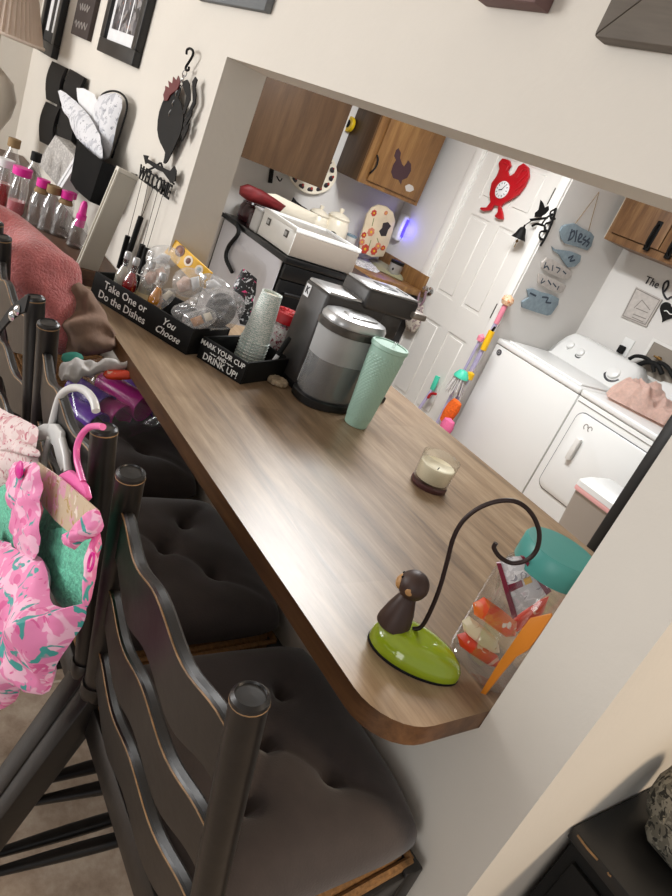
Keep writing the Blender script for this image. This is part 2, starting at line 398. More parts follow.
# ================================================================== BAR STOOLS
def make_stool():
    cx = -.512
    s = thing('ladder_back_stool', (cx, .6, 0), 'black ladder-back bar stool nearest the camera at rounded end of counter', 'bar stool', 'black ladder-back bar stools along the counter')
    zs = .632; yb, yf = .405, .80; wb, wf = .205, .195
    # seat frame rails and corner blocks
    for sx in (-1, 1):
        # back post: round above the seat, square below
        b0 = Vector((cx+sx*.216, .408, zs-.02)); t0 = Vector((cx+sx*.18, .332, 1.08))
        bm = BM()
        n = 14; rr = lambda t: .0185-(.003*max(0, (.12-t)/.12))
        tube(bm, [b0.lerp(t0, k/n) for k in range(n+1)], rr, 20)
        d = (t0-b0).normalized()
        lathe(bm, [(.019, 0), (.0185, .004), (.015, .007), (.014, .005), (.001, .0055)], frame(t0, d.orthogonal(), d.cross(d.orthogonal())), 20)
        lathe(bm, [(.0215, -.016), (.0235, -.009), (.0235, .009), (.0215, .016)], frame(b0+d*.05, d.orthogonal(), d.cross(d.orthogonal())), 20)
        lathe(bm, [(.0186, -.0012), (.0192, 0), (.0186, .0012)], frame(t0-d*.001, d.orthogonal(), d.cross(d.orthogonal())), 20, mi=1)
        mk('back_post', bm, ['stool', 'worn'], s)
        bm = BM(); foot = Vector((cx+sx*.222, .205, 0))
        bar(bm, foot, b0+(foot-b0)*-.03+Vector((0, 0, .035)), .046, .046, (0, 1, 0), .005)
        mk('leg', bm, 'stool', s)
        bm = BM(); f0 = Vector((cx+sx*.19, .785, zs+.005)); f1 = Vector((cx+sx*.215, .775, 0))
        bar(bm, f1, f0, .038, .038, (0, 1, 0), .004); mk('leg', bm, 'stool', s)
        bm = BM(); bar(bm, (cx+sx*.216, .40, zs-.03), (cx+sx*.195, .80, zs-.03), .022, .06, (0, 0, 1), .004); mk('side_rail', bm, 'stool', s)
        for z, tt in ((.40, .36), (.22, .66)):
            q = lambda t: Vector((cx+sx*(.216+.006*t), .408-.203*t, (zs-.02)*(1-t)))
            a = q(tt); f = Vector((cx+sx*(.19+.025*tt), .785-.01*tt, a.z+.0))
            bm = BM(); tube(bm, [a.lerp(f, k/10) for k in range(11)], lambda t: .007+.008*math.sin(PI*t)**1.5, 12); mk('stretcher', bm, 'stool', s)
    for z, y in ((.30, .783), (.16, .781)):
        bm = BM(); w = .205; tube(bm, [(cx-w+2*w*k/10, y, z) for k in range(11)], lambda t: .007+.009*math.sin(PI*t)**1.5, 12); mk('stretcher', bm, 'stool', s)
    bm = BM(); bar(bm, (cx-.216, .41, zs-.03), (cx+.216, .41, zs-.03), .024, .06, (0, 0, 1), .004); mk('back_rail', bm, 'stool', s)
    bm = BM(); bar(bm, (cx-.195, .795, zs-.03), (cx+.195, .795, zs-.03), .024, .06, (0, 0, 1), .004); mk('front_rail', bm, 'stool', s)
    # rush seat: four triangular woven fields
    bm = BM(); c = Vector((cx, .6, zs+.002)); co = [Vector((cx-.218, .412, zs)), Vector((cx+.218, .412, zs)), Vector((cx+.19, .79, zs)), Vector((cx-.19, .79, zs))]
    for a, b in zip(co, co[1:]+co[:1]):
        for k in range(14):
            t = k/13; p = a.lerp(c, t); q = b.lerp(c, t)
            if (q-p).length > .02: tube(bm, [p+Vector((0, 0, .003)), p.lerp(q, .5)+Vector((0, 0, .005)), q+Vector((0, 0, .003))], .0075, 6)
    mk('rush_seat', bm, 'rush', s)
    # three bowed slats with a scalloped upper edge
    for zt, h in ((1.035, .088), (.895, .08), (.765, .075)):
        t = (zt-.612)/(1.08-.612); ya = .408-.076*t; w = .216-.036*t-.006
        bm = BM(); N = 26; rows = []
        for k in range(N+1):
            u = -1+2*k/N; x = cx+u*w; y = ya-.014*(1-u*u)
            up = zt+.009*math.cos(u*PI*2.2)-.012*abs(u)**3; lo = zt-h+.012*math.cos(u*PI*2.2)-.004
            th_ = .0085; lean = -.16
            rows.append([Vector((x, y-th_+lean*(lo-zt), lo)), Vector((x, y+th_+lean*(lo-zt), lo)), Vector((x, y+th_*.9+lean*(up-zt-.004), up-.003)), Vector((x, y+th_*.5+lean*(up-zt), up)), Vector((x, y-th_*.5+lean*(up-zt), up)), Vector((x, y-th_*.9+lean*(up-zt-.004), up-.003))])
        loft(bm, rows, True, True, True, 0)
        bm2 = [r[5]+Vector((0, -.0006, 0)) for r in rows]; tube(bm, bm2, .0011, 5, 1)
        mk('back_slat', bm, ['stool', 'worn'], s, sharp=30)
    return s
def make_cushion():
    cx, cy, z0 = -.53, .603, .647
    N = 44; hx, hy = .211, .209; but = [(-.075, -.06), (.075, -.06), (-.075, .08), (.075, .08), (0, .01)]
    but = [(a*1.0, b) for a, b in ((-.085, -.075), (.085, -.075), (-.085, .075), (.085, .075), (0, 0))]
    def pos(i, j):
        u, w = -1+2*i/N, -1+2*j/N
        # squircle plan
        k = 1-.035*(abs(u)**4*abs(w)**4)*2
        return u*hx*k, w*hy*k, u, w
    def h(x, y, u, w):
        e = max(0, 1-max(abs(u), abs(w))**6)*max(0, 1-(abs(u)*abs(w))**5)
        H = .058*e**.5+.012*(1-(u*u+w*w)/2)
        for bx, by in but:
            d = math.hypot(x-bx, y-by); H -= .024*math.exp(-(d/.015)**2)+.015*math.exp(-(d/.045)**2)
        # creases between the tufts and out to the rim
        for (ax, ay), (bx, by) in (((-.085, -.075), (0, 0)), ((.085, -.075), (0, 0)), ((-.085, .075), (0, 0)), ((.085, .075), (0, 0)), ((-.085, -.075), (-.17, -.17)), ((.085, .075), (.17, .17)), ((-.085, .075), (-.17, .17)), ((.085, -.075), (.17, -.17))):
            L = math.hypot(bx-ax, by-ay); t = max(0, min(1, ((x-ax)*(bx-ax)+(y-ay)*(by-ay))/L/L)); d = math.hypot(x-ax-(bx-ax)*t, y-ay-(by-ay)*t)
            H -= .007*math.exp(-(d/.010)**2)*e
        H += .003*noise.noise((x*14, y*14, 3))
        return max(H, .0)
    bm = BM(); top = {}; bot = {}
    for i in range(N+1):
        for j in range(N+1):
            x, y, u, w = pos(i, j); rim = .5*max(abs(u), abs(w))**8
            top[i, j] = bm.verts.new((cx+x, cy+y, z0+.012+h(x, y, u, w)))
    for i in range(N+1):
        for j in range(N+1):
            x, y, u, w = pos(i, j); bot[i, j] = bm.verts.new((cx+x*.97, cy+y*.97, z0))
    for i in range(N):
        for j in range(N):
            bm.faces.new((top[i, j], top[i+1, j], top[i+1, j+1], top[i, j+1])); bm.faces.new((bot[i, j], bot[i, j+1], bot[i+1, j+1], bot[i+1, j]))
    rim = [(i, 0) for i in range(N)]+[(N, j) for j in range(N)]+[(i, N) for i in range(N, 0, -1)]+[(0, j) for j in range(N, 0, -1)]
    for a, b in zip(rim, rim[1:]+rim[:1]): bm.faces.new((bot[a], bot[b], top[b], top[a]))
    c = thing('seat_cushion', (cx, cy, z0), 'dark brown tufted cushion tied on the nearest bar stool', 'cushion', 'tufted seat cushions on the bar stools')
    mk('cover', bm, 'cushion', c, 60)
    for bx, by in but:
        bm = BM(); lathe(bm, [(.001, -.003), (.008, -.002), (.009, .001), (.006, .004), (.001, .005)], T(cx+bx, cy+by, z0+.012+h(bx, by, bx/hx, by/hy)), 12); mk('tuft_button', bm, 'cushion', c)
    return c
st1 = make_stool(); cu1 = make_cushion()
LBL = [('black ladder-back bar stool second from the rounded counter end with swimsuits hung on it', 'dark brown tufted cushion on second bar stool from the rounded counter end'),
       ('black ladder-back bar stool third from the rounded counter end, holding a bag of cups', 'dark brown tufted cushion partly under the clear bag of cups'),
       ('black ladder-back bar stool under the rose towel at far end of the counter', None)]
for i, (a, b) in enumerate(LBL):
    off = ((-.47, -.95)[i], -.004, 0) if i < 2 else (-1.42, -.004, 0)
    s = copy_tree(st1, None, off); s['label'] = a
    if b:
        c = copy_tree(cu1, None, ((-.475, -.945)[i], .0, 0)); c['label'] = b
# ================================================================== ON THE COUNTER
def crate(name, o, u, L, D, H, label, writing, th=.008, flourish=()):
    u = Vector(u).normalized(); m = frame(o, u, (-u.y, u.x, 0)); c = thing(name, o, label, 'box')
    bm = BM(); box(bm, (0, 0, 0), (L, th, H), m, .001)
    fm = m @ Matrix(((1, 0, 0, 0), (0, 0, -1, 0), (0, 1, 0, 0), (0, 0, 0, 1)))
    for s, x, y, sz, sh in writing: text(bm, s, fm @ T(x, y, .0004, rz=0), sz, 1, .0005, shear=sh, bold=.0002)
    for a, b, zz_ in flourish: strip(bm, [fm @ Vector((a+(b-a)*k/6, zz_+.0012*math.sin(k*2.4), .0006)) for k in range(7)], .002, fm.to_3x3() @ Vector((0, 0, 1)), 1)
    mk('front_panel', bm, ['matblack', 'ink'], c)
    bm = BM(); box(bm, (0, D-th, 0), (L, D, H), m, .001); mk('back_panel', bm, 'matblack', c)
    bm = BM(); box(bm, (0, th, 0), (th, D-th, H), m, .001); mk('side_panel', bm, 'matblack', c)
    bm = BM(); box(bm, (L-th, th, 0), (L, D-th, H), m, .001); mk('side_panel', bm, 'matblack', c)
    bm = BM(); box(bm, (th, th, 0), (L-th, D-th, th), m); mk('base', bm, 'matblack', c)
    return c, m
# --- serving box with drinks and treats
A0 = Vector((-1.893, .622, CZ+.0005)); U0 = Vector((.886, .464, 0)); LT, DT_, HT = .372, .165, .073
tb, TM = crate('snack_box', A0, U0, LT, DT_, HT, 'long black wooden box lettered Take One or Do the Dishes, at the counter end',
    [('Take One or', .125, .052, .031, 0), ('Do the Dishes', .122, .021, .031, 0), ('You', .29, .05, .028, .35), ('Choose', .295, .023, .028, .35)])
def mini_bottle(x, y, z, liq, lab, label, cap='silver', tilt=0, r=.0205, h=.145):
    o = TM @ Vector((x, y, z)); b = thing('mini_bottle', o, label, 'bottle', 'mini bottles in the snack box'); mm = Matrix.Translation(o) @ Matrix.Rotation(tilt, 4, 'X')
    bm = BM(); lathe(bm, [(r*.9, 0), (r, .004), (r, h*.5), (r*.9, h*.58), (r*.4, h*.75), (r*.38, h*.9)], mm, 18); mk('glass', bm, 'glass', b)
    bm = BM(); lathe(bm, [(r*.84, .003), (r*.93, .006), (r*.93, h*.5), (r*.8, h*.57), (r*.3, h*.72)], mm, 18); mk('drink', bm, liq, b)
    bm = BM(); lathe(bm, [(r*.48, h*.88), (r*.48, h*1.0), (r*.4, h*1.02)], mm, 14); mk('cap', bm, cap, b)
    bm = BM(); lathe(bm, [(r*1.02, h*.1), (r*1.02, h*.38)], mm, 18, caps=False); mk('paper_label', bm, lab, b)
M['redliq'] = mat('dark_red_drink', '#a01418', .1); M['amber'] = mat('amber_drink', '#dc8f20', .1); M['paleliq'] = mat('pale_drink', '#cfc9bb', .1)
M['lab1'] = mat('cream_paper_label', '#e6d9b8', .6); M['lab2'] = mat('yellow_paper_label', '#dcb95a', .6)
zf = .0085
mini_bottle(.055, .045, zf, 'paleliq', 'lab1', 'clear mini bottle at the left end of the lettered snack box')
mini_bottle(.098, .034, zf, 'redliq', 'lab1', 'mini bottle of dark red drink in the snack box')
mini_bottle(.112, .082, zf, 'paleliq', 'lab1', 'clear mini bottle behind the dark red one in the snack box')
mini_bottle(.198, .034, zf, 'amber', 'lab2', 'mini bottle of amber drink in the middle of the snack box')
def packet(name, o, xd, yd, w, h, front, mats, label, cat, group=None, core=None, seed=1, amp=.004):
    """sealed cellophane packet lying in the plane of xd/yd, with what is inside as a child"""
    m = frame(o, xd, yd); n = m.to_3x3() @ Vector((0, 0, 1)); q = []
    K = 9
    for a, b in (((-1, -1), (1, -1)), ((1, -1), (1, 1)), ((1, 1), (-1, 1)), ((-1, 1), (-1, -1))):
        for k in range(K): 
            t = k/K; q.append(m @ Vector(((a[0]+(b[0]-a[0])*t)*w/2, (a[1]+(b[1]-a[1])*t)*h/2, 0)))
    p = thing(name, o, label, cat, group)
    bm = BM(); pillow(bm, q, n, front, front*.6, 8, amp, 45, seed); mk('wrapper', bm, mats, p, 50)
    if core:
        for nm, cm, (cx, cy), (cw, ch, cd) in core:
            bm = BM(); box(bm, (cx-cw/2, cy-ch/2, -cd/2+front*.2), (cx+cw/2, cy+ch/2, cd/2+front*.2), m, min(cd, cw, ch)*.3); mk(nm, bm, cm, p)
    return p
M['beige'] = mat('tan_wafer', '#c58c54', .7, var=.2, scale=80); M['dusk'] = mat('pinkish_treat', '#e2c2b2', .7, var=.25, scale=60); M['choc'] = mat('dark_crisps', '#37363a', .6, var=.6, scale=120, bump=.4, bscale=150)
def tm(x, y, z): return TM @ Vector((x, y, z))
uz = Vector((0, 0, 1)); TOW = -FWD
def ppk(name, at_, outline, front, label, cat, group=None, core=None, seed=1, amp=.005, m_='bag'):
    """sealed packet facing the room, with what is inside as child parts"""
    o = tm(*at_); p = thing(name, o, label, cat, group); q = [PN(x, y, o, TOW) for x, y in rounded(outline, 2)]
    bm = BM(); pillow(bm, q, TOW, front, front*.7, 8, amp, 75, seed, dense=3); mk('wrapper', bm, m_, p, 14)
    for nm, cm_, ol, f in core or []:
        q = [PN(x, y, o, TOW) for x, y in (rounded(ol, 4) if nm == 'crisps' else ol)]; bm = BM(); pillow(bm, q, TOW, f, f, 6, .0015, 60, seed+2, dense=2); mk(nm, bm, cm_, p, 60)
G = 'treat packets in the snack box'
ppk('treat_packet', (.195, .03, .085), [(147, 303), (151, 297), (160, 291), (169, 288), (176, 290), (175, 297), (168, 305), (158, 311), (150, 310)], .009, 'small clear packet with a tan wafer beside the amber mini bottle', 'snack packet', G, [('wafer', 'beige', [(150, 304), (159, 297), (164, 301), (155, 309)], .006), ('wafer', 'cream', [(161, 296), (169, 290), (174, 293), (166, 301)], .006)], 3)
ppk('treat_packet', (.15, .085, .10), [(140, 274), (144, 265), (153, 259), (164, 258), (170, 266), (168, 280), (160, 288), (150, 291), (142, 286)], .018, 'clear packet of pinkish treats behind the red mini bottle', 'snack packet', G, [('treat', 'dusk', [(144, 276), (150, 270), (157, 272), (156, 282), (147, 285)], .012), ('treat', 'dusk', [(155, 270), (163, 266), (166, 274), (160, 282)], .012)], 5)
ppk('treat_packet', (.245, .085, .105), [(172, 281), (176, 272), (186, 267), (198, 270), (204, 277), (203, 290), (194, 297), (182, 297), (174, 291)], .02, 'puffy clear packet of pale treats in front of the yellow box', 'snack packet', G, [('treat', 'dusk', [(176, 283), (184, 276), (192, 279), (190, 290), (180, 293)], .013), ('treat', 'paper', [(190, 278), (199, 276), (200, 286), (193, 292)], .011)], 8)
ppk('treat_packet', (.17, .12, .13), [(146, 262), (148, 250), (158, 245), (171, 246), (180, 254), (178, 264), (168, 268), (155, 268)], .016, 'crinkled clear packet at the top of the snack box heap', 'snack packet', G, [('treat', 'paper', [(154, 259), (162, 253), (171, 256), (168, 263), (158, 264)], .010)], 11)
ppk('treat_packet', (.285, .115, .11), [(200, 277), (209, 273), (222, 279), (230, 287), (228, 296), (214, 296), (203, 290)], .016, 'crinkled clear packet between the yellow box and the crisp bag', 'snack packet', G, [('treat', 'paper', [(206, 281), (214, 279), (222, 286), (214, 291), (206, 288)], .010)], 14)
ppk('treat_packet', (.322, .012, .078), [(182, 322), (184, 314), (194, 311), (206, 307), (214, 311), (217, 319), (209, 326), (196, 330), (186, 329)], .009, 'small clear packet with a tan wafer lying over the box rim', 'snack packet', G, [('wafer', 'beige', [(190, 319), (201, 315), (204, 323), (194, 327)], .006), ('wafer', 'cream', [(203, 314), (210, 312), (213, 319), (206, 322)], .006)], 13)
ppk('crisp_bag', (.315, .06, .10), [(171, 313), (174, 306), (184, 302), (194, 295), (204, 291), (216, 287), (229, 289), (238, 293), (245, 301), (244, 311), (238, 322), (230, 329), (218, 330), (204, 330), (190, 327), (180, 322)], .028, 'large clear bag of dark crisps lying over the right end of the snack box', 'snack bag', None, [('crisps', 'choc', [(206, 306), (212, 296), (222, 293), (232, 297), (237, 307), (233, 319), (224, 326), (212, 326), (206, 318)], .02)], 17, .006)
yb_ = .86
M['yellowcard'] = mat('yellow_card', '#e3ae1c', .5)
bm = BM(); fy = Vector((.45, -.87, .2)).normalized(); yo = P(187, 262, x=-1.855); prism(bm, [PN(x, y, yo, fy) for x, y in ((164, 252), (175.5, 239.5), (192, 255), (211, 272), (203, 288), (190, 279))], -fy, .012, 0, .001)
def ydisc(x, y, r_, k1, k2):
    fr = frame(PN(x, y, yo, fy), fy.orthogonal(), fy.cross(fy.orthogonal())); fr = frame(PN(x, y, yo, fy), uz.cross(fy), fy.cross(uz.cross(fy)))
    lathe(bm, [(r_, -.001), (r_, .0012), (.001, .0012)], fr, 20, k1); lathe(bm, [(r_*.6, .0012), (r_*.5, .0022), (.001, .0022)], fr, 16, k2)
ydisc(180, 251, .017, 1, 4); ydisc(188.5, 261, .0155, 2, 1); ydisc(199, 270, .0145, 2, 3); ydisc(204, 277, .009, 3, 2)
one('card_box', bm, ['yellowcard', mat('cocoa', '#6b3b2a', .5), mat('pale_disc', '#e9dcc9', .5), mat('bluegrey_disc', '#a9b7b9', .5), mat('cocoa_light', '#94624a', .5)], 'flat yellow box with round pictures standing at back of the snack box', 'box')
M['pouch'] = print_mat('black_pouch_print', '#17161a', [('#d9d9dc', .57, 75), ('#d8407a', .64, 60)], rough=.35)
bm = BM(); po_ = tm(.335, .146, .12); q = [PN(x, y, po_, TOW) for x, y in ((233, 286), (238, 276), (243, 268), (250, 273), (257, 279), (256, 292), (253, 306), (247, 326), (240, 324), (234, 300))]; pillow(bm, q, TOW, .009, .007, 6, .002, 40, 4, dense=3)
one('snack_pouch', bm, 'pouch', 'black foil pouch printed white and pink behind the crisp bag', 'snack pouch')
# --- cup box
B0 = Vector((-1.563, .826, CZ+.0005)); U1 = Vector((.146, .072, 0)); 
cb, CMx = crate('cup_box', B0, U1, .158, .215, .062, 'small black wooden box lettered Mark Your Cup and Drink Up',
    [('MARK YOUR CUP', .076, .0475, .0195, 0), ('AND', .079, .0315, .014, 0), ('DRINK UP!', .08, .0145, .0255, 0)], flourish=((.038, .06, .0315), (.098, .12, .0315)))
# nested paper cups, mouth down
t = NT('patterned_paper'); v = t.coords((1, 1, 1)); wv = t.n('ShaderNodeTexWave', wave_type='BANDS', bands_direction='Z', Scale=55.0, Distortion=9.0, Detail=2.0); wv.inputs['Detail Scale'].default_value = 3
t.l(v, wv.inputs['Vector']); t.l(t.ramp(wv.outputs['Fac'], [(.35, '#b3c6be'), (.6, '#f0f2ec')]), t.b.inputs['Base Color']); t.b.inputs['Roughness'].default_value = .6; M['cup'] = t.m
cm = CMx @ Vector((.062, .15, .0085)); n_cup = 8
for k in range(n_cup):
    bm = BM(); z = k*.0095; h = .14
    lathe(bm, [(.0415, z+.0015), (.0435, z+.003), (.0415, z+.0048), (.0405, z+.005), (.029, z+h-.001), (.029, z+h+.003), (.0272, z+h+.003), (.0272, z+h-.004), (.0265, z+h-.005), (.0375, z+.004)], Matrix.Translation(cm), 32, caps=False)
    lathe(bm, [(.0266, z+h-.006), (.0272, z+h-.004)], Matrix.Translation(cm), 32, 1)
    w = ['lowest and widest rim', 'second rim from the bottom', 'third rim from the bottom', 'fourth rim from the bottom', 'fifth rim from the bottom', 'sixth rim from the bottom', 'seventh rim from the bottom', 'topmost'][k]
    one('paper_cup', bm, ['cup', 'cream'], 'pale patterned paper cup upside down in the stack, %s' % w, 'paper cup', loc=cm+Vector((0, 0, z)), group='stack of paper cups in the cup box')
# marker pen leaning in the box
bm = BM(); a = CMx @ Vector((.132, .15, .012)); b = a+Vector((.006, .028, .115))
mp = thing('marker_pen', a, 'white marker pen with black cap leaning in the cup box', 'marker pen')
tube(bm, [a, a.lerp(b, .5)], .0062, 12); mk('barrel', bm, 'paper', mp); bm = BM(); tube(bm, [a.lerp(b, .5), a.lerp(b, .9), b], lambda t: .0074 if t < .8 else .005, 12); mk('cap', bm, 'matblack', mp)
# canister with a red lid
o = Vector((-1.642, 1.105, CZ)); cn = thing('lidded_canister', o, 'clear canister of pink and white sweets with red lid behind the cup stack', 'canister')
M['candy'] = print_mat('wrapped_sweets', '#d9cfcb', [('#8d2f40', .52, 60), ('#f0ece8', .58, 45), ('#d06a86', .62, 70)], rough=.35)
bm = BM(); lathe(bm, [(.042, 0), (.046, .006), (.046, .128), (.043, .134)], Matrix.Translation(o), 28); mk('canister_body', bm, 'clear', cn)
bm = BM(); lathe(bm, [(.040, .003), (.0435, .008), (.0435, .118), (.02, .126), (.001, .127)], Matrix.Translation(o), 24); mk('sweets', bm, 'candy', cn)
bm = BM(); lathe(bm, [(.049, .130), (.050, .134), (.049, .155), (.045, .160), (.03, .1585), (.001, .158)], Matrix.Translation(o), 32)
for k in range(16):
    a = 2*PI*k/16; tube(bm, [o+Vector((.012*math.cos(a), .012*math.sin(a), .1595)), o+Vector((.043*math.cos(a+.3), .043*math.sin(a+.3), .1605))], .0012, 5)
mk('lid', bm, 'red', cn)

# --- coffee maker
kx0, kx1, ky0, ky1 = -1.575, -1.448, 1.075, 1.30
o = Vector((kx0, ky0, CZ)); kf = thing('coffee_maker', o, 'dark grey pod coffee maker with smoky water reservoir at its side', 'coffee maker')
M['keurig'] = mat('dark_slate_plastic', '#3a3736', .42, var=.06, scale=60)
bm = BM(); box(bm, (kx0, ky0, CZ+.012), (kx1, ky1-.01, CZ+.286), bev=.012, seg=3); mk('body', bm, 'keurig', kf)
bm = BM(); box(bm, (kx0+.006, ky0+.006, CZ+.28), (kx1-.006, ky1-.02, CZ+.292), bev=.005); mk('top_plate', bm, 'silver', kf)
bm = BM(); box(bm, (kx0-.002, ky0-.002, CZ), (kx1+.004, ky1+.13, CZ+.022), bev=.006); mk('base', bm, 'blkplastic', kf)
bm = BM(); box(bm, (kx0+.012, ky1, CZ+.022), (kx1-.012, ky1+.12, CZ+.034), bev=.004)
for k in range(7): box(bm, (kx0+.02, ky1+.008+k*.015, CZ+.034), (kx1-.02, ky1+.014+k*.015, CZ+.036))
mk('drip_tray', bm, 'graymetal', kf)
bm = BM(); box(bm, (kx0+.002, ky1-.105, CZ+.272), (kx1+.006, ky1+.09, CZ+.330), bev=.010, seg=3); box(bm, (kx0+.012, ky1-.02, CZ+.2), (kx1-.01, ky1+.07, CZ+.274), bev=.01); mk('brew_head', bm, 'keurig', kf)
bm = BM(); box(bm, (kx0+.006, ky1-.1, CZ+.328), (kx1+.002, ky1+.085, CZ+.335), bev=.003)
mk('head_plate', bm, 'silver', kf)
bm = BM(); box(bm, (kx0+.035, ky1-.03, CZ+.334), (kx1-.035, ky1+.03, CZ+.3365), bev=.001)
for k in range(4): lathe(bm, [(.007, .3345), (.007, .336), (.004, .3362)], T(kx0+.045+k*.014, ky1+.065, CZ), 12)
mk('control_panel', bm, 'blkplastic', kf)
bm = BM(); box(bm, (kx0+.02, ky1+.07, CZ+.284), (kx1+.022, ky1+.125, CZ+.304), bev=.007, seg=3); mk('handle', bm, mat('taupe_metal', '#8a827a', .35, metal=.4), kf)
bm = BM(); box(bm, (kx1+.003, ky0+.004, CZ+.03), (kx1+.005, ky0+.135, CZ+.212)); mk('brightening_plate', bm, mat('pale_grey_plastic', '#cfcfcd', .5), kf)  # pale plate added behind the reservoir to brighten it above the water
bm = BM(); mm = frame((kx0+.028, ky0-.0005, CZ+.258), (1, 0, 0), (0, 0, 1)); box(bm, (-.013, -.017, 0), (.013, .017, .0012), mm); text(bm, 'K', mm @ T(0, 0, .0015), .026, 1, .0004, bold=.001); mk('white_badge', bm, ['paper', 'blackink'], kf)
rc = Vector((kx1+.060, ky0+.068, CZ)); rm = Matrix.Translation(rc)
bm = BM(); lathe(bm, [(.074, 0), (.078, .004), (.078, .022), (.073, .026)], rm, 40, sx=.88, sy=1.16, power=2.6); mk('reservoir_base', bm, 'blkplastic', kf)
bm = BM(); lathe(bm, [(.070, .027), (.072, .03), (.0760, .136)], rm, 40, sx=.88, sy=1.16, power=2.6, caps=False); mk('reservoir', bm, 'frost', kf)
bm = BM(); lathe(bm, [(.0760, .136), (.079, .215)], rm, 40, sx=.88, sy=1.16, power=2.6, caps=False); mk('lightened_wall', bm, 'lightened', kf)  # upper band hazed paler, imitating brightness showing through above the water
M['water'] = clear('still_water', '#6a6e6e', .04, .05, .06)
bm = BM(); lathe(bm, [(.068, .0285), (.0735, .135), (.001, .1352)], rm, 40, sx=.88, sy=1.16, power=2.6); mk('water', bm, 'water', kf)
bm = BM(); lathe(bm, [(.012, .026), (.014, .03), (.014, .045), (.009, .048), (.004, .054), (.001, .055)], rm @ T(-.005, -.01, 0), 14)
for k in range(6):
    a = k*PI/3; tube(bm, [rc+Vector((-.005+.008*math.cos(a), -.01+.008*math.sin(a), .03)), rc+Vector((-.005+.024*math.cos(a), -.01+.024*math.sin(a), .031))], .0035, 6)
mk('water_valve', bm, 'blkplastic', kf)
bm = BM(); lathe(bm, [(.079, .214), (.083, .216), (.084, .232), (.081, .236)], rm, 40, sx=.88, sy=1.16, power=2.6); mk('reservoir_collar', bm, 'graymetal', kf)
bm = BM(); lathe(bm, [(.079, .236), (.080, .246), (.074, .258), (.06, .263), (.02, .262), (.001, .262)], rm, 40, sx=.88, sy=1.16, power=2.6)
box(bm, (-.006, -.045, .258), (.04, .045, .268), rm, .004); mk('reservoir_lid', bm, 'silver', kf)
# beaded trivet edge by the machine
o = Vector((-1.468, 1.035, CZ)); bm = BM(); M['cork'] = mat('pale_cork', '#b9a58a', .8, var=.3, scale=90)
for k in range(12):
    a = 2*PI*k/12; lathe(bm, [(.001, 0), (.008, .003), (.010, .009), (.008, .015), (.001, .018)], T(o.x+.022*math.cos(a), o.y+.022*math.sin(a), o.z), 10)
lathe(bm, [(.024, .002), (.024, .014), (.001, .015)], Matrix.Translation(o), 16)
one('beaded_coaster', bm, 'cork', 'small tan beaded coaster on the counter before the coffee maker', 'coaster')

# --- tumbler
o = Vector((-1.272, 1.190, CZ)); tu = thing('travel_tumbler', o, 'tall mint green studded tumbler with a straw on the counter', 'tumbler'); mm = Matrix.Translation(o)
rt = lambda z: .0325+(.0490-.0325)*(z/.228)
bm = BM(); lathe(bm, [(.030, 0), (.0325, .003)]+[(rt(z), z) for z in (.02, .22, .228)], mm, 48)
for i in range(29):                      # moulded studs in offset rows
    z = .028+i*.0064
    for k in range(26):
        a = 2*PI*(k+.5*(i % 2))/26; r_ = rt(z); p = o+Vector((r_*math.cos(a), r_*math.sin(a), z)); s = r_*2*PI/26*.46
        tx = Vector((-math.sin(a), math.cos(a), 0))*s; n_ = Vector((math.cos(a), math.sin(a), 0))*.0016; up = Vector((0, 0, .0062))
        q = [bm.verts.new(v) for v in (p+tx, p+up, p-tx, p-up)]; c_ = bm.verts.new(p+n_)
        for w in range(4): bm.faces.new((q[w], q[(w+1) % 4], c_))
mk('cup', bm, 'mint', tu, 20)
bm = BM(); lathe(bm, [(.050, .227), (.0520, .229), (.0520, .237), (.050, .240), (.045, .240), (.044, .237), (.02, .237), (.001, .237)], mm, 40); mk('lid', bm, 'mint', tu)
bm = BM(); tube(bm, [o+Vector((.008, .004, .236)), o+Vector((.009, .006, .254))], .004, 12); mk('straw', bm, 'clear', tu)

# --- candle
o = Vector((-.976, 1.222, CZ)); cd = thing('jar_candle', o, 'cream candle in a clear glass on a purple-brown base', 'candle'); mm = Matrix.Translation(o)
M['plum'] = mat('plum_base', '#4a2c2c', .35)
bm = BM(); lathe(bm, [(.045, 0), (.047, .003), (.047, .011), (.044, .014)], mm, 36); mk('base', bm, 'plum', cd)
bm = BM(); lathe(bm, [(.043, .014), (.0455, .018), (.048, .083)], mm, 36, caps=False); mk('glass', bm, 'glass', cd)
bm = BM(); pr = [(.040, .019), (.0415, .022), (.0440, .060), (.041, .062), (.03, .052), (.014, .048), (.001, .047)]; lathe(bm, pr, mm, 32); mk('wax', bm, 'wax', cd)
bm = BM(); tube(bm, [o+Vector((.004, 0, .047)), o+Vector((.006, .001, .056))], .0012, 6); mk('wick', bm, 'matblack', cd)

# --- monkey banana holder on a green leaf-shaped dish
A, Bp = Vector((-.531, .710, CZ)), Vector((-.424, .803, CZ)); ax = (Bp-A).normalized(); c = (A+Bp)/2; mm = frame(c, ax, (-ax.y, ax.x, 0)); hl = (Bp-A).length/2
mo = thing('monkey_holder', c, 'monkey figurine on glossy lime green base with a long curled wire tail', 'figurine')
prof = [(.93, 0), (1.0, .004), (1.0, .010), (.97, .017), (.88, .026), (.72, .033), (.5, .037), (.25, .0385), (.001, .039)]
def ring(s, z):
    o_ = []
    for k in range(40):
        a = 2*PI*k/40; x = math.cos(a); y = math.sin(a); wd = .046*(1-.12*x) 
        o_.append(mm @ Vector((x*hl*1.06*s, y*wd*s, z*1.15*(1+.12*(-x)*s))))
    return o_
bm = BM(); loft(bm, [ring(s, z) for s, z in prof])
for k in range(5):
    a = k*2*PI/5; lathe(bm, [(.001, -.003), (.005, 0), (.0025, .003), (.001, .0034)], mm @ T(.048+.0075*math.cos(a), .0075*math.sin(a), .0245), 10)
mk('base', bm, 'lime', mo)
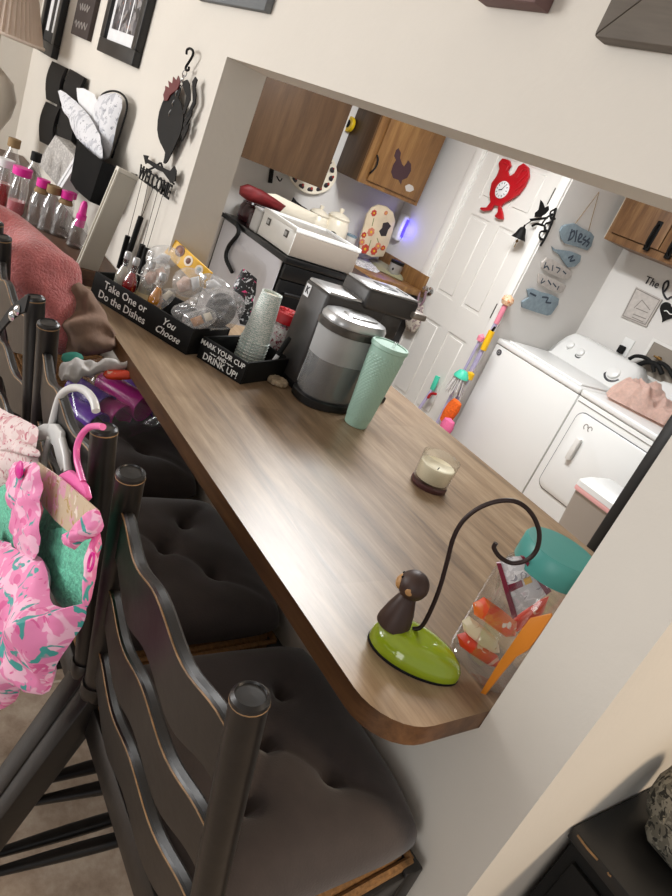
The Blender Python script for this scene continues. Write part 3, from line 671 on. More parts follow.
bm = BM(); ring2 = lambda s, z: [mm @ Vector((math.cos(2*PI*k/40)*hl*1.065*s, math.sin(2*PI*k/40)*.0465*s*(1-.12*math.cos(2*PI*k/40)), z)) for k in range(40)]
loft(bm, [ring2(1.0, 0), ring2(1.005, .003), ring2(.99, .0045)]); mk('rubber_rim', bm, 'matblack', mo)
bo = mm @ Vector((-.050, 0, .037))
bm = BM(); lathe(bm, [(.0265, 0), (.0262, .008), (.022, .028), (.016, .046), (.0125, .056), (.008, .060)], Matrix.Translation(bo), 28); mk('body', bm, 'brownm', mo)
hd = bo+Vector((0, 0, .075)); bm = BM(); lathe(bm, [(.0232*math.sin(PI*k/14), -.0232*math.cos(PI*k/14)) for k in range(15)], Matrix.Translation(hd), 28); mk('head', bm, 'brownm', mo)
M['tanface'] = mat('tan_face', '#b98b58', .5)
fd = -ax
bm = BM(); fr = frame(hd+fd*.0175-Vector((0, 0, .003)), (-fd.y, fd.x, 0), (0, 0, 1)); lathe(bm, [(.0125*math.sin(PI*k/10), -.0095*math.cos(PI*k/10)) for k in range(11)], fr, 18); mk('muzzle', bm, 'tanface', mo)
for sgn in (-1, 1):
    bm = BM(); sd = Vector((-fd.y, fd.x, 0))*sgn; fr = frame(hd+sd*.0205-fd*-.003+Vector((0, 0, -.002)), fd, (0, 0, 1)); lathe(bm, [(.001, -.003), (.0055, -.002), (.0065, 0), (.0055, .002), (.001, .003)], fr, 16); e = mk('ear', bm, 'tanface', mo)
    bm = BM(); fr = Matrix.Translation(hd+fd*.0205+sd*.007+Vector((0, 0, .008))); lathe(bm, [(.0022*math.sin(PI*k/6), -.0022*math.cos(PI*k/6)) for k in range(7)], fr, 10); mk('eye', bm, 'matblack', mo)
tp = [(411, 629), (419, 627), (427, 614), (437, 590), (445, 562), (451, 539), (461, 521), (477, 508), (497, 501), (515, 502), (529, 513), (537, 531), (535, 549), (525, 560), (510, 563), (498, 557), (492, 548), (494, 543)]
nn = Vector((ax.y, -ax.x, 0)); tp = [(x+2, y) for x, y in tp]; bm = BM(); tube(bm, [PN(x, y, c, nn) for x, y in tp], .0034, 10, smooth=5); mk('tail', bm, mat('dark_wire', '#2b1b17', .4, metal=.4), mo)

# --- clear jar with teal lid and packets
o = Vector((-.437, .898, CZ)); ja = thing('snack_jar', o, 'clear plastic jar with a teal lid by the wall end of the counter', 'jar'); mm = Matrix.Translation(o)
bm = BM(); lathe(bm, [(.052, 0), (.060, .004), (.063, .014), (.063, .15), (.062, .165), (.056, .186), (.05, .197), (.05, .205)], mm, 40, power=3.2, caps=False); lathe(bm, [(.001, .004), (.05, .002), (.054, .001)], mm, 40, power=3.2, caps=False); mk('jar_body', bm, 'clear', ja)
bm = BM(); lathe(bm, [(.0565, .196), (.058, .198), (.058, .232), (.055, .237), (.05, .2375), (.001, .2375)], mm, 48)
mk('lid', bm, 'teal', ja)
M['orangewrap'] = print_mat('orange_wrapper', '#ea5320', [('#e8702c', .5, 30), ('#efe6da', .63, 26)], rough=.28)
M['redwrap'] = print_mat('red_wrapper', '#d8401f', [('#e9b9a0', .6, 35)], rough=.28)
M['foil'] = print_mat('silver_printed_wrapper', '#d3d1d4', [('#eceaed', .52, 60), ('#9d9ba3', .64, 70)], rough=.25)
M['maroonedge'] = mat('maroon_edge', '#7c1534', .4)
M['creamwrap'] = print_mat('cream_wrapper', '#dfcfae', [('#b98f5f', .6, 40)], rough=.3)
def jp(x, y, z): return o+Vector((x, y, z))
rx = RGT.copy(); rx.z = 0; rx.normalize(); dn = Vector((rx.y, -rx.x, 0))     # across / towards the viewer
jo = o
def jpk(outline, off, f, mats, label, seed, extra=()):
    at_ = jo+dn*off; at_.z = CZ+.09; q = [PN(x+4, y, at_, dn) for x, y in outline]; bm = BM(); pillow(bm, q, dn, f, f, 7, .002, 70, seed, dense=4)
    for ol, mi_ in extra: prism(bm, [PN(x+4, y, at_+dn*(f*.75), dn) for x, y in ol], dn, .003, mi_)
    one('snack_packet', bm, mats, label, 'snack packet', group='snack packets inside the jar', sharp=25)
jpk([(493, 562), (505, 557), (517, 556), (533, 574), (546, 592), (530, 604), (509, 618), (502, 596)], .022, .006, ['foil', 'maroonedge', 'yellowcard'], 'silver snack packet with maroon edges at top inside the jar', 3,
    [([(492, 562), (496.5, 562), (513, 615), (508, 618)], 1), ([(516, 555), (520, 556), (547, 590), (542, 594)], 1), ([(504, 585), (517, 579), (519, 585), (506, 591)], 1), ([(519, 579), (526, 576), (528, 581), (521, 584)], 2)])
jpk([(469, 603), (480, 597), (497, 609), (513, 622), (512, 636), (502, 637), (485, 625), (470, 614)], .012, .010, ['orangewrap'], 'orange snack packet under the silver one in the jar', 6)
jpk([(458, 621), (465, 616), (480, 627), (494, 640), (496, 653), (486, 653), (472, 643), (460, 632)], .018, .010, ['creamwrap'], 'cream snack packet between the orange and red ones in the jar', 9)
jpk([(453, 635), (461, 632), (478, 646), (494, 656), (497, 668), (486, 666), (470, 656), (456, 646)], .024, .009, ['redwrap'], 'red snack packet at the bottom of the jar', 12)
jpk([(508, 618), (528, 604), (545, 596), (540, 612), (522, 628), (510, 632)], -.015, .010, ['redwrap'], 'red snack packet against the back wall of the jar', 15)
# orange scraper leaning by the wall end
sp = [(480, 693), (485, 695), (503, 672), (516, 657), (528, 650), (540, 634), (552, 616), (551, 613), (530, 618), (522, 628), (512, 643), (498, 663)]
bm = BM(); pts = [P(x, y, y=.829) for x, y in sp]; prism(bm, pts, (0, 1, 0), .003, 0, .001)
one('plastic_scraper', bm, 'orange', 'orange plastic scraper standing between the jar and the wall end', 'scraper')
# ================================================================== DINING WALL AND WHAT HANGS ON IT
def px3(pts, **k): return [P(x, y, **k) for x, y in pts]
NY = Vector((0, -1, 0)); F = WY0-.001            # wall face
def picture(name, x0, x1, z0, z1, fw, dep, fm, mm_, label, holes, hm, cat='picture'):
    o = Vector((x0, F, z0)); p = thing(name, o, label, cat)
    for nm, a, b in (('frame_rail', (x0, z0), (x1, z0+fw)), ('frame_rail', (x0, z1-fw), (x1, z1)), ('frame_stile', (x0, z0+fw), (x0+fw, z1-fw)), ('frame_stile', (x1-fw, z0+fw), (x1, z1-fw))):
        bm = BM(); box(bm, (a[0], F-dep, a[1]), (b[0], F, b[1]), bev=min(.003, fw*.2)); mk(nm, bm, fm, p)
    bm = BM(); box(bm, (x0+fw*.6, F-dep*.5, z0+fw*.6), (x1-fw*.6, F-.001, z1-fw*.6)); mk('mat_board', bm, mm_, p)
    for a, b, c_, d in holes:
        bm = BM(); box(bm, (a, F-dep*.5-.002, c_), (b, F-dep*.5, d)); mk('photo_print', bm, hm, p)
    return p
M['photo'] = print_mat('dark_photo', '#55545a', [('#8c8a8c', .5, 14), ('#2a2a2e', .56, 20), ('#9a6a54', .64, 22)], rough=.3)
M['frameblk'] = mat('black_frame', '#161515', .4)
# tall black frame at the far left
x0, x1, z0, z1 = -4.10, -3.73, 1.40, 2.15
picture('collage_frame', x0, x1, z0, z1, .055, .03, 'frameblk', mat('black_mat', '#1d1c1d', .7), 'tall black collage frame nearest the room corner', [(x0+.09, x0+.15, 1.50, 1.72), (x0+.22, x0+.28, 1.50, 1.66), (x0+.09, x0+.15, 1.78, 2.05), (x0+.22, x0+.28, 1.74, 2.0)], 'paper')
# brown sign with lettering
o = Vector((-3.52, F, 1.53)); bm = BM(); box(bm, (-3.52, F-.018, 1.53), (-3.24, F, 2.0), bev=.002); m = frame((-3.38, F-.0185, 1.53), (1, 0, 0), (0, 0, 1))
for k, w in enumerate((.2, .16, .21, .13, .19, .2)):
    z = .045+k*.065; strip(bm, [m @ Vector((-w/2+w*q/12, z+.012*math.sin(q*2.2+k), .0)) for q in range(13)], .008, (0, -1, 0), 1)
one('word_sign', bm, [mat('dark_brown_board', '#352a26', .7), 'graytxt'], 'dark brown board lettered in grey between the two black frames', 'sign')
# black frame with white mat and three prints
x0, x1, z0, z1 = -3.035, -2.585, 1.512, 1.98
picture('three_photo_frame', x0, x1, z0, z1, .05, .028, 'frameblk', 'paper', 'black frame with white mat and three tall photos', [(x0+.085+.1*k, x0+.165+.1*k, z0+.09, z1-.09) for k in range(3)], 'photo')
# black two-column wall rack
ra = px3([(58, 64), (89, 79), (46, 138), (78, 153)], y=F); rk = thing('wall_rack', ra[2], 'black curved slat wall rack behind the wall pocket of papers', 'wall rack')
for (a, b) in (((57, 63), (71, 70)), ((75, 71), (90, 80))):
    for t0, t1 in ((0, .50), (.53, 1.05)):
        ptsL = []; 
        rows = []
        for k in range(9):
            t_ = t0+(t1-t0)*k/8; bow = .014*math.sin(PI*(k/8))
            q = [P(p[0]-12*t_, p[1]+76*t_, y=F) for p in (a, b)]
            L, Rr = q; off = Vector((0, -(.022+bow), 0)); rows.append([L+off, Rr+off, Rr+off+Vector((0, .012, 0)), L+off+Vector((0, .012, 0))])
        bm = BM(); loft(bm, rows); mk('curved_slat', bm, 'iron', rk)
bm = BM(); 
q = px3([(66, 80), (82, 88), (74, 132), (58, 124)], y=F); prism(bm, q, NY, .018); mk('back_plate', bm, 'iron', rk)
# pocket with papers
ca, cb_ = P(75, 141, y=F-.10), P(109, 160, y=F-.10); zt = (ca.z+cb_.z)/2; zb = P(97, 197, y=F-.10).z-.03; xa_, xb_ = ca.x, cb_.x
po = thing('wall_pocket', (xa_, F, zb), 'black open wall pocket holding rolled papers and envelopes', 'wall pocket')
def pk(sx, y, z): 
    w = (xb_-xa_)/2; c_ = (xa_+xb_)/2; k = .82+.18*(z-zb)/(zt-zb); return Vector((c_+sx*w*k, y, z))
bm = BM()
rows = []
for z in (zb, zb+.02, (zb+zt)/2, zt):
    rows.append([pk(-1, F, z), pk(-1, F-.06, z), pk(-.8, F-.105, z), pk(0, F-.118, z), pk(.8, F-.105, z), pk(1, F-.06, z), pk(1, F, z)])
loft(bm, rows, False); bmesh.ops.solidify(bm, geom=bm.faces[:], thickness=.006)
prism(bm, rows[0], (0, 0, 1), .006); mk('pocket', bm, 'matblack', po)
bm = BM(); tube(bm, px3([(112, 158), (121, 130), (127, 108), (124, 96), (114, 91), (103, 94), (98, 103)], y=F-.03), .0035, 8, smooth=5); mk('wire_handle', bm, 'iron', po)
def sheet(pts, y, label, name='rolled_paper', f=.03, m_='news', seed=1, lean=0):
    q = [P(x, yy, y=y+lean*(150-yy)/60) for x, yy in rounded(pts, 2)]; bm = BM(); pillow(bm, q, (0, -1, 0), f, .004, 6, .012, 16, seed, dense=3)
    one(name, bm, m_, label, 'paper', group='papers in the wall pocket')
sheet([(58, 91), (66, 93), (86, 112), (100, 135), (103, 158), (96, 158), (80, 146), (70, 122), (62, 104)], F-.085, 'white folded newspaper leaning out left of the wall pocket', f=.02, seed=3)
sheet([(77, 88), (91, 92), (97, 100), (101, 130), (104, 159), (96, 158), (88, 130), (80, 108)], F-.06, 'white envelope standing tallest in the wall pocket', 'envelope', .008, 'paper', 5)
sheet([(99, 99), (110, 93), (120, 95), (122, 108), (116, 130), (108, 158), (99, 157), (98, 125)], F-.045, 'grey rolled magazine standing at right in the wall pocket', f=.028, seed=8)
sheet([(83, 107), (92, 106), (98, 122), (101, 150), (95, 152), (88, 130)], F-.03, 'printed leaflet between the envelope and the newspaper in the wall pocket', 'leaflet', .01, 'news', 9)
# iron rooster wind chime
ch = thing('wind_chime', P(150, 175, y=F-.02), 'black iron rooster wind chime with red comb and a welcome plate', 'wind chime')
yp = F-.02; tk = .003
bm = BM(); tube(bm, px3([(185, 60), (188, 57.5), (191, 52), (192, 49.5), (190, 48), (187, 49.5), (184.5, 54), (186, 54)][::-1][1:], y=yp), .0035, 8, smooth=4)
bm.free(); bm = BM(); tube(bm, px3([(186.5, 54), (187, 50), (190, 48.5), (193, 51), (192.5, 56), (189, 62), (186, 67), (186, 70), (188.5, 70), (189, 67)], y=yp), .0035, 8, smooth=4); mk('hook', bm, 'iron', ch)
bm = BM()
for k in range(9):
    a = P(185.5-k*1.7, 71+k*5, y=yp); b = P(185.5-(k+1)*1.7, 71+(k+1)*5, y=yp); c_ = (a+b)/2; d = (b-a).normalized(); s_ = (Vector((1, 0, 0)) if k % 2 else Vector((0, 1, 0))); L = (b-a).length*.72
    tube(bm, [c_+d*math.cos(2*PI*j/10)*L+s_*math.sin(2*PI*j/10)*.006 for j in range(11)], .0016, 5)
mk('chain', bm, 'chrome', ch)
body = [(166, 97), (170, 91), (175, 90), (180, 86), (181, 92), (179, 98), (182, 104), (183, 110), (184, 117), (183, 126), (181, 134), (178, 141), (174, 150), (170, 158), (167, 163), (164, 163), (166, 153), (161, 143), (158, 130), (160, 112)]
bm = BM(); prism(bm, px3(rounded(body, 2), y=yp), NY, tk)
for pl_ in ([(183, 112), (186, 104), (187, 96), (184, 88), (183, 82), (188, 80), (190, 84), (191, 92), (191, 100), (188, 107), (185, 115)], [(185, 118), (190, 110), (193.5, 102), (193.5, 92), (193, 82), (196, 77), (198, 80), (196, 87), (197, 95), (196, 104), (191, 113), (186, 122)], [(184, 124), (189, 117), (193, 110), (192, 116), (188, 123), (184, 131)], [(182, 132), (187, 126), (190, 123), (188, 131), (183, 141)]): prism(bm, px3(pl_, y=yp), NY, tk)
mk('rooster', bm, 'iron', ch)
bm = BM(); prism(bm, px3([(164, 95), (166, 90), (166, 86), (170, 88), (169, 81), (173, 84), (174, 77), (177, 81), (179, 76), (181, 82), (178, 90), (171, 95), (168, 101), (165, 101)], y=yp-.004), NY, tk); mk('comb', bm, mat('dark_red_paint', '#5e1116', .5), ch)
bm = BM(); prism(bm, px3([(144, 155), (149, 156), (148, 159), (166, 169), (171, 171), (175, 166), (177, 171), (176, 181), (171, 183), (169, 179), (165, 173), (158, 170), (148, 163), (146, 164)], y=yp), NY, tk); mk('arrow_vane', bm, 'iron', ch)
bm = BM(); tube(bm, px3([(160, 163), (155, 167), (148, 170), (145, 172)], y=yp), .003, 6); tube(bm, px3([(161, 163), (164, 172), (170, 180), (174, 184)], y=yp), .003, 6); mk('scroll_legs', bm, 'iron', ch)
a, b = P(141.5, 171, y=yp), P(169, 190, y=yp); m = frame(a.lerp(b, .5), (1, 0, 0), (0, 0, 1)); W_ = (b-a).length
bm = BM(); zc = 0
text(bm, 'WELCOME', frame(P(154, 182, y=yp-.002), (b-a), (0, 0, 1)), W_*.235, 0, .0015, bold=.0008)
tube(bm, px3([(142, 168), (172, 186)], y=yp), .002, 6); tube(bm, px3([(139, 178), (167, 197)], y=yp), .002, 6); mk('welcome_plate', bm, 'iron', ch)
for (x, y_), (tx, ty, bx, by) in zip(((142, 181), (148, 184), (153, 188), (158, 190), (163, 194)), ((128, 236, 119, 268), (141, 217, 126, 262), (131, 244, 124, 270), (143, 245, 134, 272), (147, 248, 140, 274))):
    bm = BM(); tube(bm, [P(x, y_, y=yp), P(tx, ty, y=yp)], .0009, 5); mk('string', bm, 'iron', ch)
    bm = BM(); tube(bm, [P(tx, ty, y=yp), P(bx, by, y=yp)], .009, 10); mk('chime_tube', bm, 'matblack', ch)
# pictures along the top of the photo
x0, x1, z0 = -2.2, -1.745, 1.747
bm = BM()
for k in range(3): box(bm, (x0, F-.02, z0+k*.1), (x1, F, z0+.098+k*.1), bev=.002)
one('plank_sign', bm, wood('grey_planks', ['#4c5054', '#63676a', '#7a7c7c'], 'x', .8), 'grey plank sign hung above the left corner of the opening', 'sign')
M['mauve'] = mat('mauve_board', '#6d5350', .7, var=.06, scale=40)
x0, x1, z0 = -1.0, -.86, 1.815; bm = BM(); box(bm, (x0, F-.035, z0), (x1, F, z0+.12), bev=.002); m = frame(((x0+x1)/2, F-.0355, z0+.02), (1, 0, 0), (0, 0, 1))
strip(bm, [m @ Vector((-.045+.09*k/20, .006*math.sin(k*1.7), 0)) for k in range(21)], .003, (0, -1, 0), 1)
one('block_sign', bm, ['mauve', 'ink'], 'small mauve block sign with white script above the opening', 'sign')
x0, x1, z0, z1, fw = -.735, -.26, 1.785, 2.14, .062
p = thing('rustic_picture', (x0, F, z0), 'wide grey-brown wooden picture frame at the upper right of the wall', 'picture'); gw = wood('weathered_wood', ['#4d463f', '#625a51', '#776e63'], 'x', .75)
def rail(a, b, c_, d, dz):
    bm = BM(); f0 = [Vector((q[0], F, q[1])) for q in (a, b, c_, d)]; prism(bm, f0, NY, .028, bev=.004); mk('frame_rail', bm, gw, p)
rail((x0, z0), (x1, z0), (x1-fw, z0+fw), (x0+fw, z0+fw), 0); rail((x0, z1), (x0+fw, z1-fw), (x1-fw, z1-fw), (x1, z1), 0); rail((x0, z0), (x0+fw, z0+fw), (x0+fw, z1-fw), (x0, z1), 0); rail((x1, z0), (x1, z1), (x1-fw, z1-fw), (x1-fw, z0+fw), 0)
bm = BM(); box(bm, (x0+fw*.7, F-.012, z0+fw*.7), (x1-fw*.7, F-.001, z1-fw*.7)); mk('picture_board', bm, mat('tan_picture', '#a2917d', .7, var=.1, scale=10), p)

# ================================================================== BUFFET AT THE LEFT WITH BOTTLES
bx0, bx1, by0, by1, BZ = -4.0, -2.19, .40, WY0-.004, .90
bu = thing('buffet_cabinet', (bx0, by0, 0), 'brown wooden buffet cabinet against the wall beneath the bottles', 'cabinet'); bw = wood('dark_buffet_wood', ['#3b2719', '#553a27', '#6b4c35'], 'x', .5)
bm = BM(); box(bm, (bx0, by0, BZ-.03), (bx1, by1, BZ), bev=.004); mk('top', bm, bw, bu)
bm = BM(); box(bm, (bx0+.03, by0+.03, .0), (bx1-.03, by1, BZ-.03)); mk('body', bm, bw, bu)
for k in range(4):
    w = (bx1-bx0-.1)/4; a = bx0+.05+k*w; bm = BM(); box(bm, (a+.008, by0+.012, .1), (a+w-.008, by0+.03, BZ-.06), bev=.003); d = mk('door', bm, bw, bu)
    bm = BM(); lathe(bm, [(.004, 0), (.004, .01), (.012, .016), (.012, .024), (.001, .026)], frame((a+w-.05, by0+.012, .55), (1, 0, 0), (0, 0, 1)), 12); mk('knob', bm, 'graymetal', d)
def bottle(bx, by, h, r, cap, label, fill=None, neck=.45, nozzle=False, collar=None):
    o = P(bx, by, z=BZ); o.y = min(o.y, F-r-.004); b = thing('bottle', o, label, 'bottle', 'bottles on the buffet'); mm = Matrix.Translation(o)
    bm = BM(); lathe(bm, [(r*.85, 0), (r, .006), (r*.96, h*.22), (r*1.0, h*.42), (r*.94, h*.60), (r*neck, h*.78), (r*neck, h*.86)], mm, 20); mk('bottle_body', bm, 'clear', b)
    if fill:
        bm = BM(); lathe(bm, [(r*.8, .004), (r*.9, .01), (r*.9, h*fill[1]), (.001, h*fill[1])], mm, 18); mk('contents', bm, fill[0], b)
    bm = BM()
    if nozzle: lathe(bm, [(r*neck*1.3, h*.55), (r*neck*1.35, h*.85), (r*neck*1.1, h*.87), (r*neck*.9, h*1.12), (r*.2, h*1.2), (.001, h*1.2)], mm, 16)
    else: lathe(bm, [(r*neck*1.3, h*.84), (r*neck*1.35, h*.86), (r*neck*1.35, h*1.0), (.001, h*1.005)], mm, 18)
    mk('cap', bm, cap, b)
    if collar: bm = BM(); lathe(bm, [(r*.75, h*.72), (r*.8, h*.74), (r*.62, h*.82), (r*.5, h*.83)], mm, 16); mk('collar', bm, collar, b)
M['kraft'] = mat('kraft_collar', '#8b714d', .8); M['pinkliq'] = mat('pink_drink', '#c25a63', .2)
bottle(14, 214, .165, .032, 'pink', 'clear bottle with a flat pink cap, leftmost of the pink-capped row', ('pinkliq', .3), .75)
bottle(-2, 205, .165, .03, 'paper', 'clear bottle with a white cap and red contents at the left edge of the buffet', ('redliq', .5), .7)
bottle(34, 226, .165, .032, 'pink', 'clear bottle with a brown collar and pink cap, second of the row', None, .5, collar='kraft')
bottle(45, 231, .16, .03, 'kraft', 'clear bottle with a brown stopper between two pink-capped ones', None, .6)
bottle(58, 236, .16, .031, 'pink', 'clear bottle with a pink cap and brown collar in the middle of the buffet', None, .5, collar='kraft')
bottle(64, 228, .135, .02, 'pink', 'slim bottle with pink cap standing behind the front row', None, .7)
bottle(74, 247, .135, .03, 'pink', 'bottle with a long bright pink nozzle beside the leaning white box', None, .42, nozzle=True)
bottle(26, 205, .2, .035, 'matblack', 'tall clear glass bottle with a black stopper behind the row', None, .4)
bottle(5, 190, .2, .034, 'kraft', 'tall clear glass bottle at the back by the lamp', None, .5)
# grey patterned gift box tipped on its corner
M['giftpat'] = print_mat('grey_damask', '#a09c98', [('#bdb9b4', .52, 60), ('#85817d', .62, 90)], rough=.7)
cq = px3([(37, 163), (55, 135), (76, 158), (58, 187)], y=F-.10); bm = BM(); prism(bm, cq, (.2, 1, 0), .06, 0, .002)
q = px3([(76, 158), (79, 160), (61, 189), (58, 187)], y=F-.101); prism(bm, q, (.2, 1, 0), .06, 1)
q = px3([(74.5, 156.5), (76, 158), (58, 187), (56.5, 185.5)], y=F-.104); prism(bm, q, (0, 1, 0), .004, 1)
one('gift_box', bm, ['giftpat', 'paper'], 'grey patterned gift box tipped on its corner behind the bottles', 'gift box')
# white carton leaning on the wall
a = P(74, 275, x=-2.232); a.z = BZ; lean = Vector((0, .05, .35)).normalized(); m = frame(a, (1, 0, 0), (0, lean.y, lean.z)); L = .325; 
# local: x thickness, y up the box, z towards the room (negative y world)
wb = thing('white_carton', a, 'slim off-white carton leaning against the wall behind the snack box', 'carton')
M['offwhite'] = mat('off_white_card', '#b9b4a8', .7); M['offedge'] = mat('pale_card_edge', '#d9d4c8', .6)
bm = BM(); box(bm, (.004, .0, -.062), (.026, L, -.001), m, .001); mk('body', bm, 'offwhite', wb)
for x in (0, .023):
    bm = BM(); box(bm, (x, 0, -.002), (x+.005, L+.003, .004), m, .001); mk('edge_strip', bm, 'offedge', wb)
bm = BM(); box(bm, (0, L, -.064), (.028, L+.012, .004), m, .002); mk('cap', bm, 'offedge', wb)
# table lamp with pleated shade
lc = P(-4, 36, y=.55); lr = .185; zs0 = P(40, 57, y=.56).z
la = thing('table_lamp', (lc.x, lc.y, BZ), 'table lamp with a tan pleated shade in the corner', 'lamp')
M['shade'] = mat('tan_pleated_fabric', '#e8d8ca', .9)
bm = BM(); rings = []
for z, r_ in ((zs0, lr), (zs0+.3, lr*.5)):
    rings.append([Vector((lc.x+(r_+(.004 if k % 2 else -.004))*math.cos(2*PI*k/96), lc.y+(r_+(.004 if k % 2 else -.004))*math.sin(2*PI*k/96), z)) for k in range(96)])
loft(bm, rings, True, False, False); bmesh.ops.solidify(bm, geom=bm.faces[:], thickness=.002); mk('lamp_shade', bm, 'shade', la, 10)
bm = BM(); tube(bm, [Vector((lc.x+(lr+.003)*math.cos(2*PI*k/48), lc.y+(lr+.003)*math.sin(2*PI*k/48), zs0+.004)) for k in range(49)], .007, 8); mk('shade_trim', bm, 'shade', la)
bm = BM(); lathe(bm, [(.08, BZ), (.085, BZ+.02), (.05, BZ+.04), (.06, BZ+.08), (.115, BZ+.2), (.125, BZ+.27), (.10, BZ+.34), (.045, BZ+.38), (.02, BZ+.4), (.018, zs0+.02), (.012, zs0+.05)], T(lc.x, lc.y, 0), 32); mk('lamp_base', bm, mat('beige_ceramic', '#e6dccd', .35), la)

# ================================================================== ON AND AROUND THE STOOLS
def heap(name, pts, o, front, back, m_, label, cat, amp, freq, seed, n=None, dense=3, edge=.5):
    nrm = n or -FWD; q = [PN(x, y, o, Vector(nrm)) for x, y in rounded(pts, 2)]; bm = BM(); pillow(bm, q, Vector(nrm), front, back, 16, amp, freq, seed, dense=dense, edge=edge)
    return one(name, bm, m_, label, cat, sharp=70)
heap('rose_towel', [(-14, 196), (0, 205), (18, 214), (45, 236), (66, 254), (79, 264), (81, 280), (80, 305), (76, 330), (70, 352), (48, 352), (20, 335), (-5, 310), (-20, 290), (-25, 240)], Vector((-1.80, .42, .95)), .07, .06, 'towelpink', 'rose pink plush towel heaped on the far bar stool', 'towel', .055, 8, 3)
heap('tan_jacket', [(72, 285), (88, 288), (100, 303), (108, 320), (118, 347), (104, 354), (82, 357), (66, 356), (60, 330)], Vector((-1.68, .52, .9)), .05, .04, 'tan', 'crumpled tan cloth below the rose towel and the snack box', 'cloth', .055, 24, 5)
# clear bag of tumblers on the third seat
bgp = Vector((-1.55, .60, .76))
cupm = {'magenta_cup': mat('magenta_plastic', '#dc2fa4', .25), 'purple_cup': mat('purple_plastic', '#7b3fc4', .25), 'dark': mat('deep_violet_plastic', '#5a34a0', .25)}
def tumbler(a, b, r, m_, label, mouth=True):
    d = (b-a).normalized(); o = a.copy(); fr = frame(a, d.orthogonal(), d.cross(d.orthogonal())); h = (b-a).length; bm = BM()
    lathe(bm, [(r*.82, 0), (r*.84, .003), (r, h), (r*1.05, h+.001), (r*1.05, h+.004), (r*.95, h+.004), (r*.93, h-.004), (r*.78, .01), (.001, .008)], fr, 26, caps=False); bmesh.ops.holes_fill(bm, edges=bm.edges[:])
    one('plastic_tumbler', bm, m_, label, 'tumbler', group='plastic tumblers in the clear bag')
dd = (P(137, 405, z=.745)-P(112, 388, z=.745)).normalized()
zc = .768
def tb_(px_, py_, L, m_, label, z=zc, r=.036): e = P(px_+9, py_+6, z=z); tumbler(e-dd*L, e, r, m_, label)
tb_(134, 402, .15, cupm['magenta_cup'], 'magenta plastic tumbler with open mouth facing out of the clear bag')
tb_(152, 402, .14, cupm['purple_cup'], 'purple plastic tumbler beside the countertop edge in the clear bag', .74)
tb_(112, 412, .13, cupm['magenta_cup'], 'magenta plastic tumbler lower in the clear bag beside the first one', .735)
tb_(96, 402, .12, cupm['dark'], 'violet plastic tumbler at the left in the clear bag', .745)
tb_(88, 420, .10, cupm['purple_cup'], 'purple plastic tumbler lying lowest in the clear bag', .72)
heap('clear_bag', [(72, 368), (100, 360), (132, 370), (152, 384), (166, 408), (166, 424), (140, 432), (112, 440), (90, 440), (74, 428), (66, 400)], Vector((-1.50, .60, .76)), .06, .05, 'bagthin', 'clear plastic bag of purple and magenta tumblers on the third bar stool', 'bag', .012, 22, 7, n=Vector((.35, -.45, .8)).normalized())
heap('wrapping_tissue', [(60, 366), (82, 362), (100, 366), (131, 362), (128, 368), (100, 373), (82, 378), (62, 382)], Vector((-1.53, .53, .855)), .02, .01, mat('crumpled_tissue', '#c4c0bd', .8, var=.2, scale=40), 'crumpled pale tissue lying on top of the clear bag', 'tissue', .018, 42, 2, n=Vector((.2, -.4, .9)).normalized())
heap('orange_wrapper', [(104, 372), (126, 371), (136, 377), (120, 380), (106, 378)], Vector((-1.50, .545, .85)), .012, .006, 'redwrap', 'reddish orange wrapper just under the tissue on the bag', 'wrapper', .006, 30, 4, n=Vector((.2, -.4, .9)).normalized())
heap('teal_cloth', [(62, 355), (78, 354), (84, 358), (78, 364), (64, 363)], Vector((-1.62, .49, .86)), .012, .006, mat('teal_cloth', '#2c7d6c', .8), 'small teal cloth corner behind the stool post', 'cloth', .004, 30, 4, n=Vector((.2, -.4, .9)).normalized())
# studded strap over the third stool
sp_ = thing('studded_strap', P(12, 320, y=.25), 'black studded leather strap hanging on the third bar stool post', 'strap')
q = [(29, 304), (22, 307), (10, 317), (-3, 337), (-11, 366)]
rows = [[v+Vector((0, 0, .014)), v+Vector((0, -.004, .014)), v+Vector((0, -.004, -.014)), v+Vector((0, 0, -.014))] for v in smoothpts(px3(q, y=.27), 5)]
bm = BM(); loft(bm, rows); mk('strap', bm, 'matblack', sp_)
for x, y_ in ((13, 316), (18, 310.5)):
    bm = BM(); lathe(bm, [(.009, 0), (.0085, .003), (.005, .006), (.001, .007)], frame(P(x, y_, y=.264), (1, 0, 0), (0, 0, 1)), 14); mk('stud', bm, 'chrome', sp_)
# ---- garments on hangers hooked over the second stool's back
M['swim'] = print_mat('pink_leaf_print', '#ea86b6', [('#f5bdd6', .52, 26), ('#3f9f9a', .60, 34), ('#de5f9b', .62, 38)], rough=.6, bump=.05)
M['aqua'] = mat('mint_lace', '#6cc6a6', .75, var=.3, scale=160, bump=.5, bscale=220)
M['floral'] = print_mat('white_floral_cotton', '#dfcdcb', [('#b96f7c', .60, 75), ('#cfa3a6', .58, 50)], rough=.85, bump=.1)
M['whitep'] = mat('white_hanger_plastic', '#cfcfcd', .35)
gy = .262
bl = thing('floral_blouse', P(0, 440, y=.285), 'white cotton blouse with small pink flowers on the white hanger', 'blouse', None)
def cloth(pts, y, f, m_, name, parent, amp=.006, freq=30, seed=1, dense=3, back=.006, label=None, nrm=(0.3, -.9, .2), rings=8):
    q = px3(rounded(pts, 2), y=y); bm = BM(); pillow(bm, q, nrm, f, back, rings, amp, freq, seed, dense=dense); o = mk(name, bm, m_, parent, 70)
    if label: o['label'] = label
    return o
cloth([(-18, 398), (0, 408), (16, 416), (31, 423), (38, 430), (37, 448), (38, 474), (20, 476), (0, 490), (-18, 500)], .292, .018, 'floral', 'blouse_body', bl, .008, 26, 2)
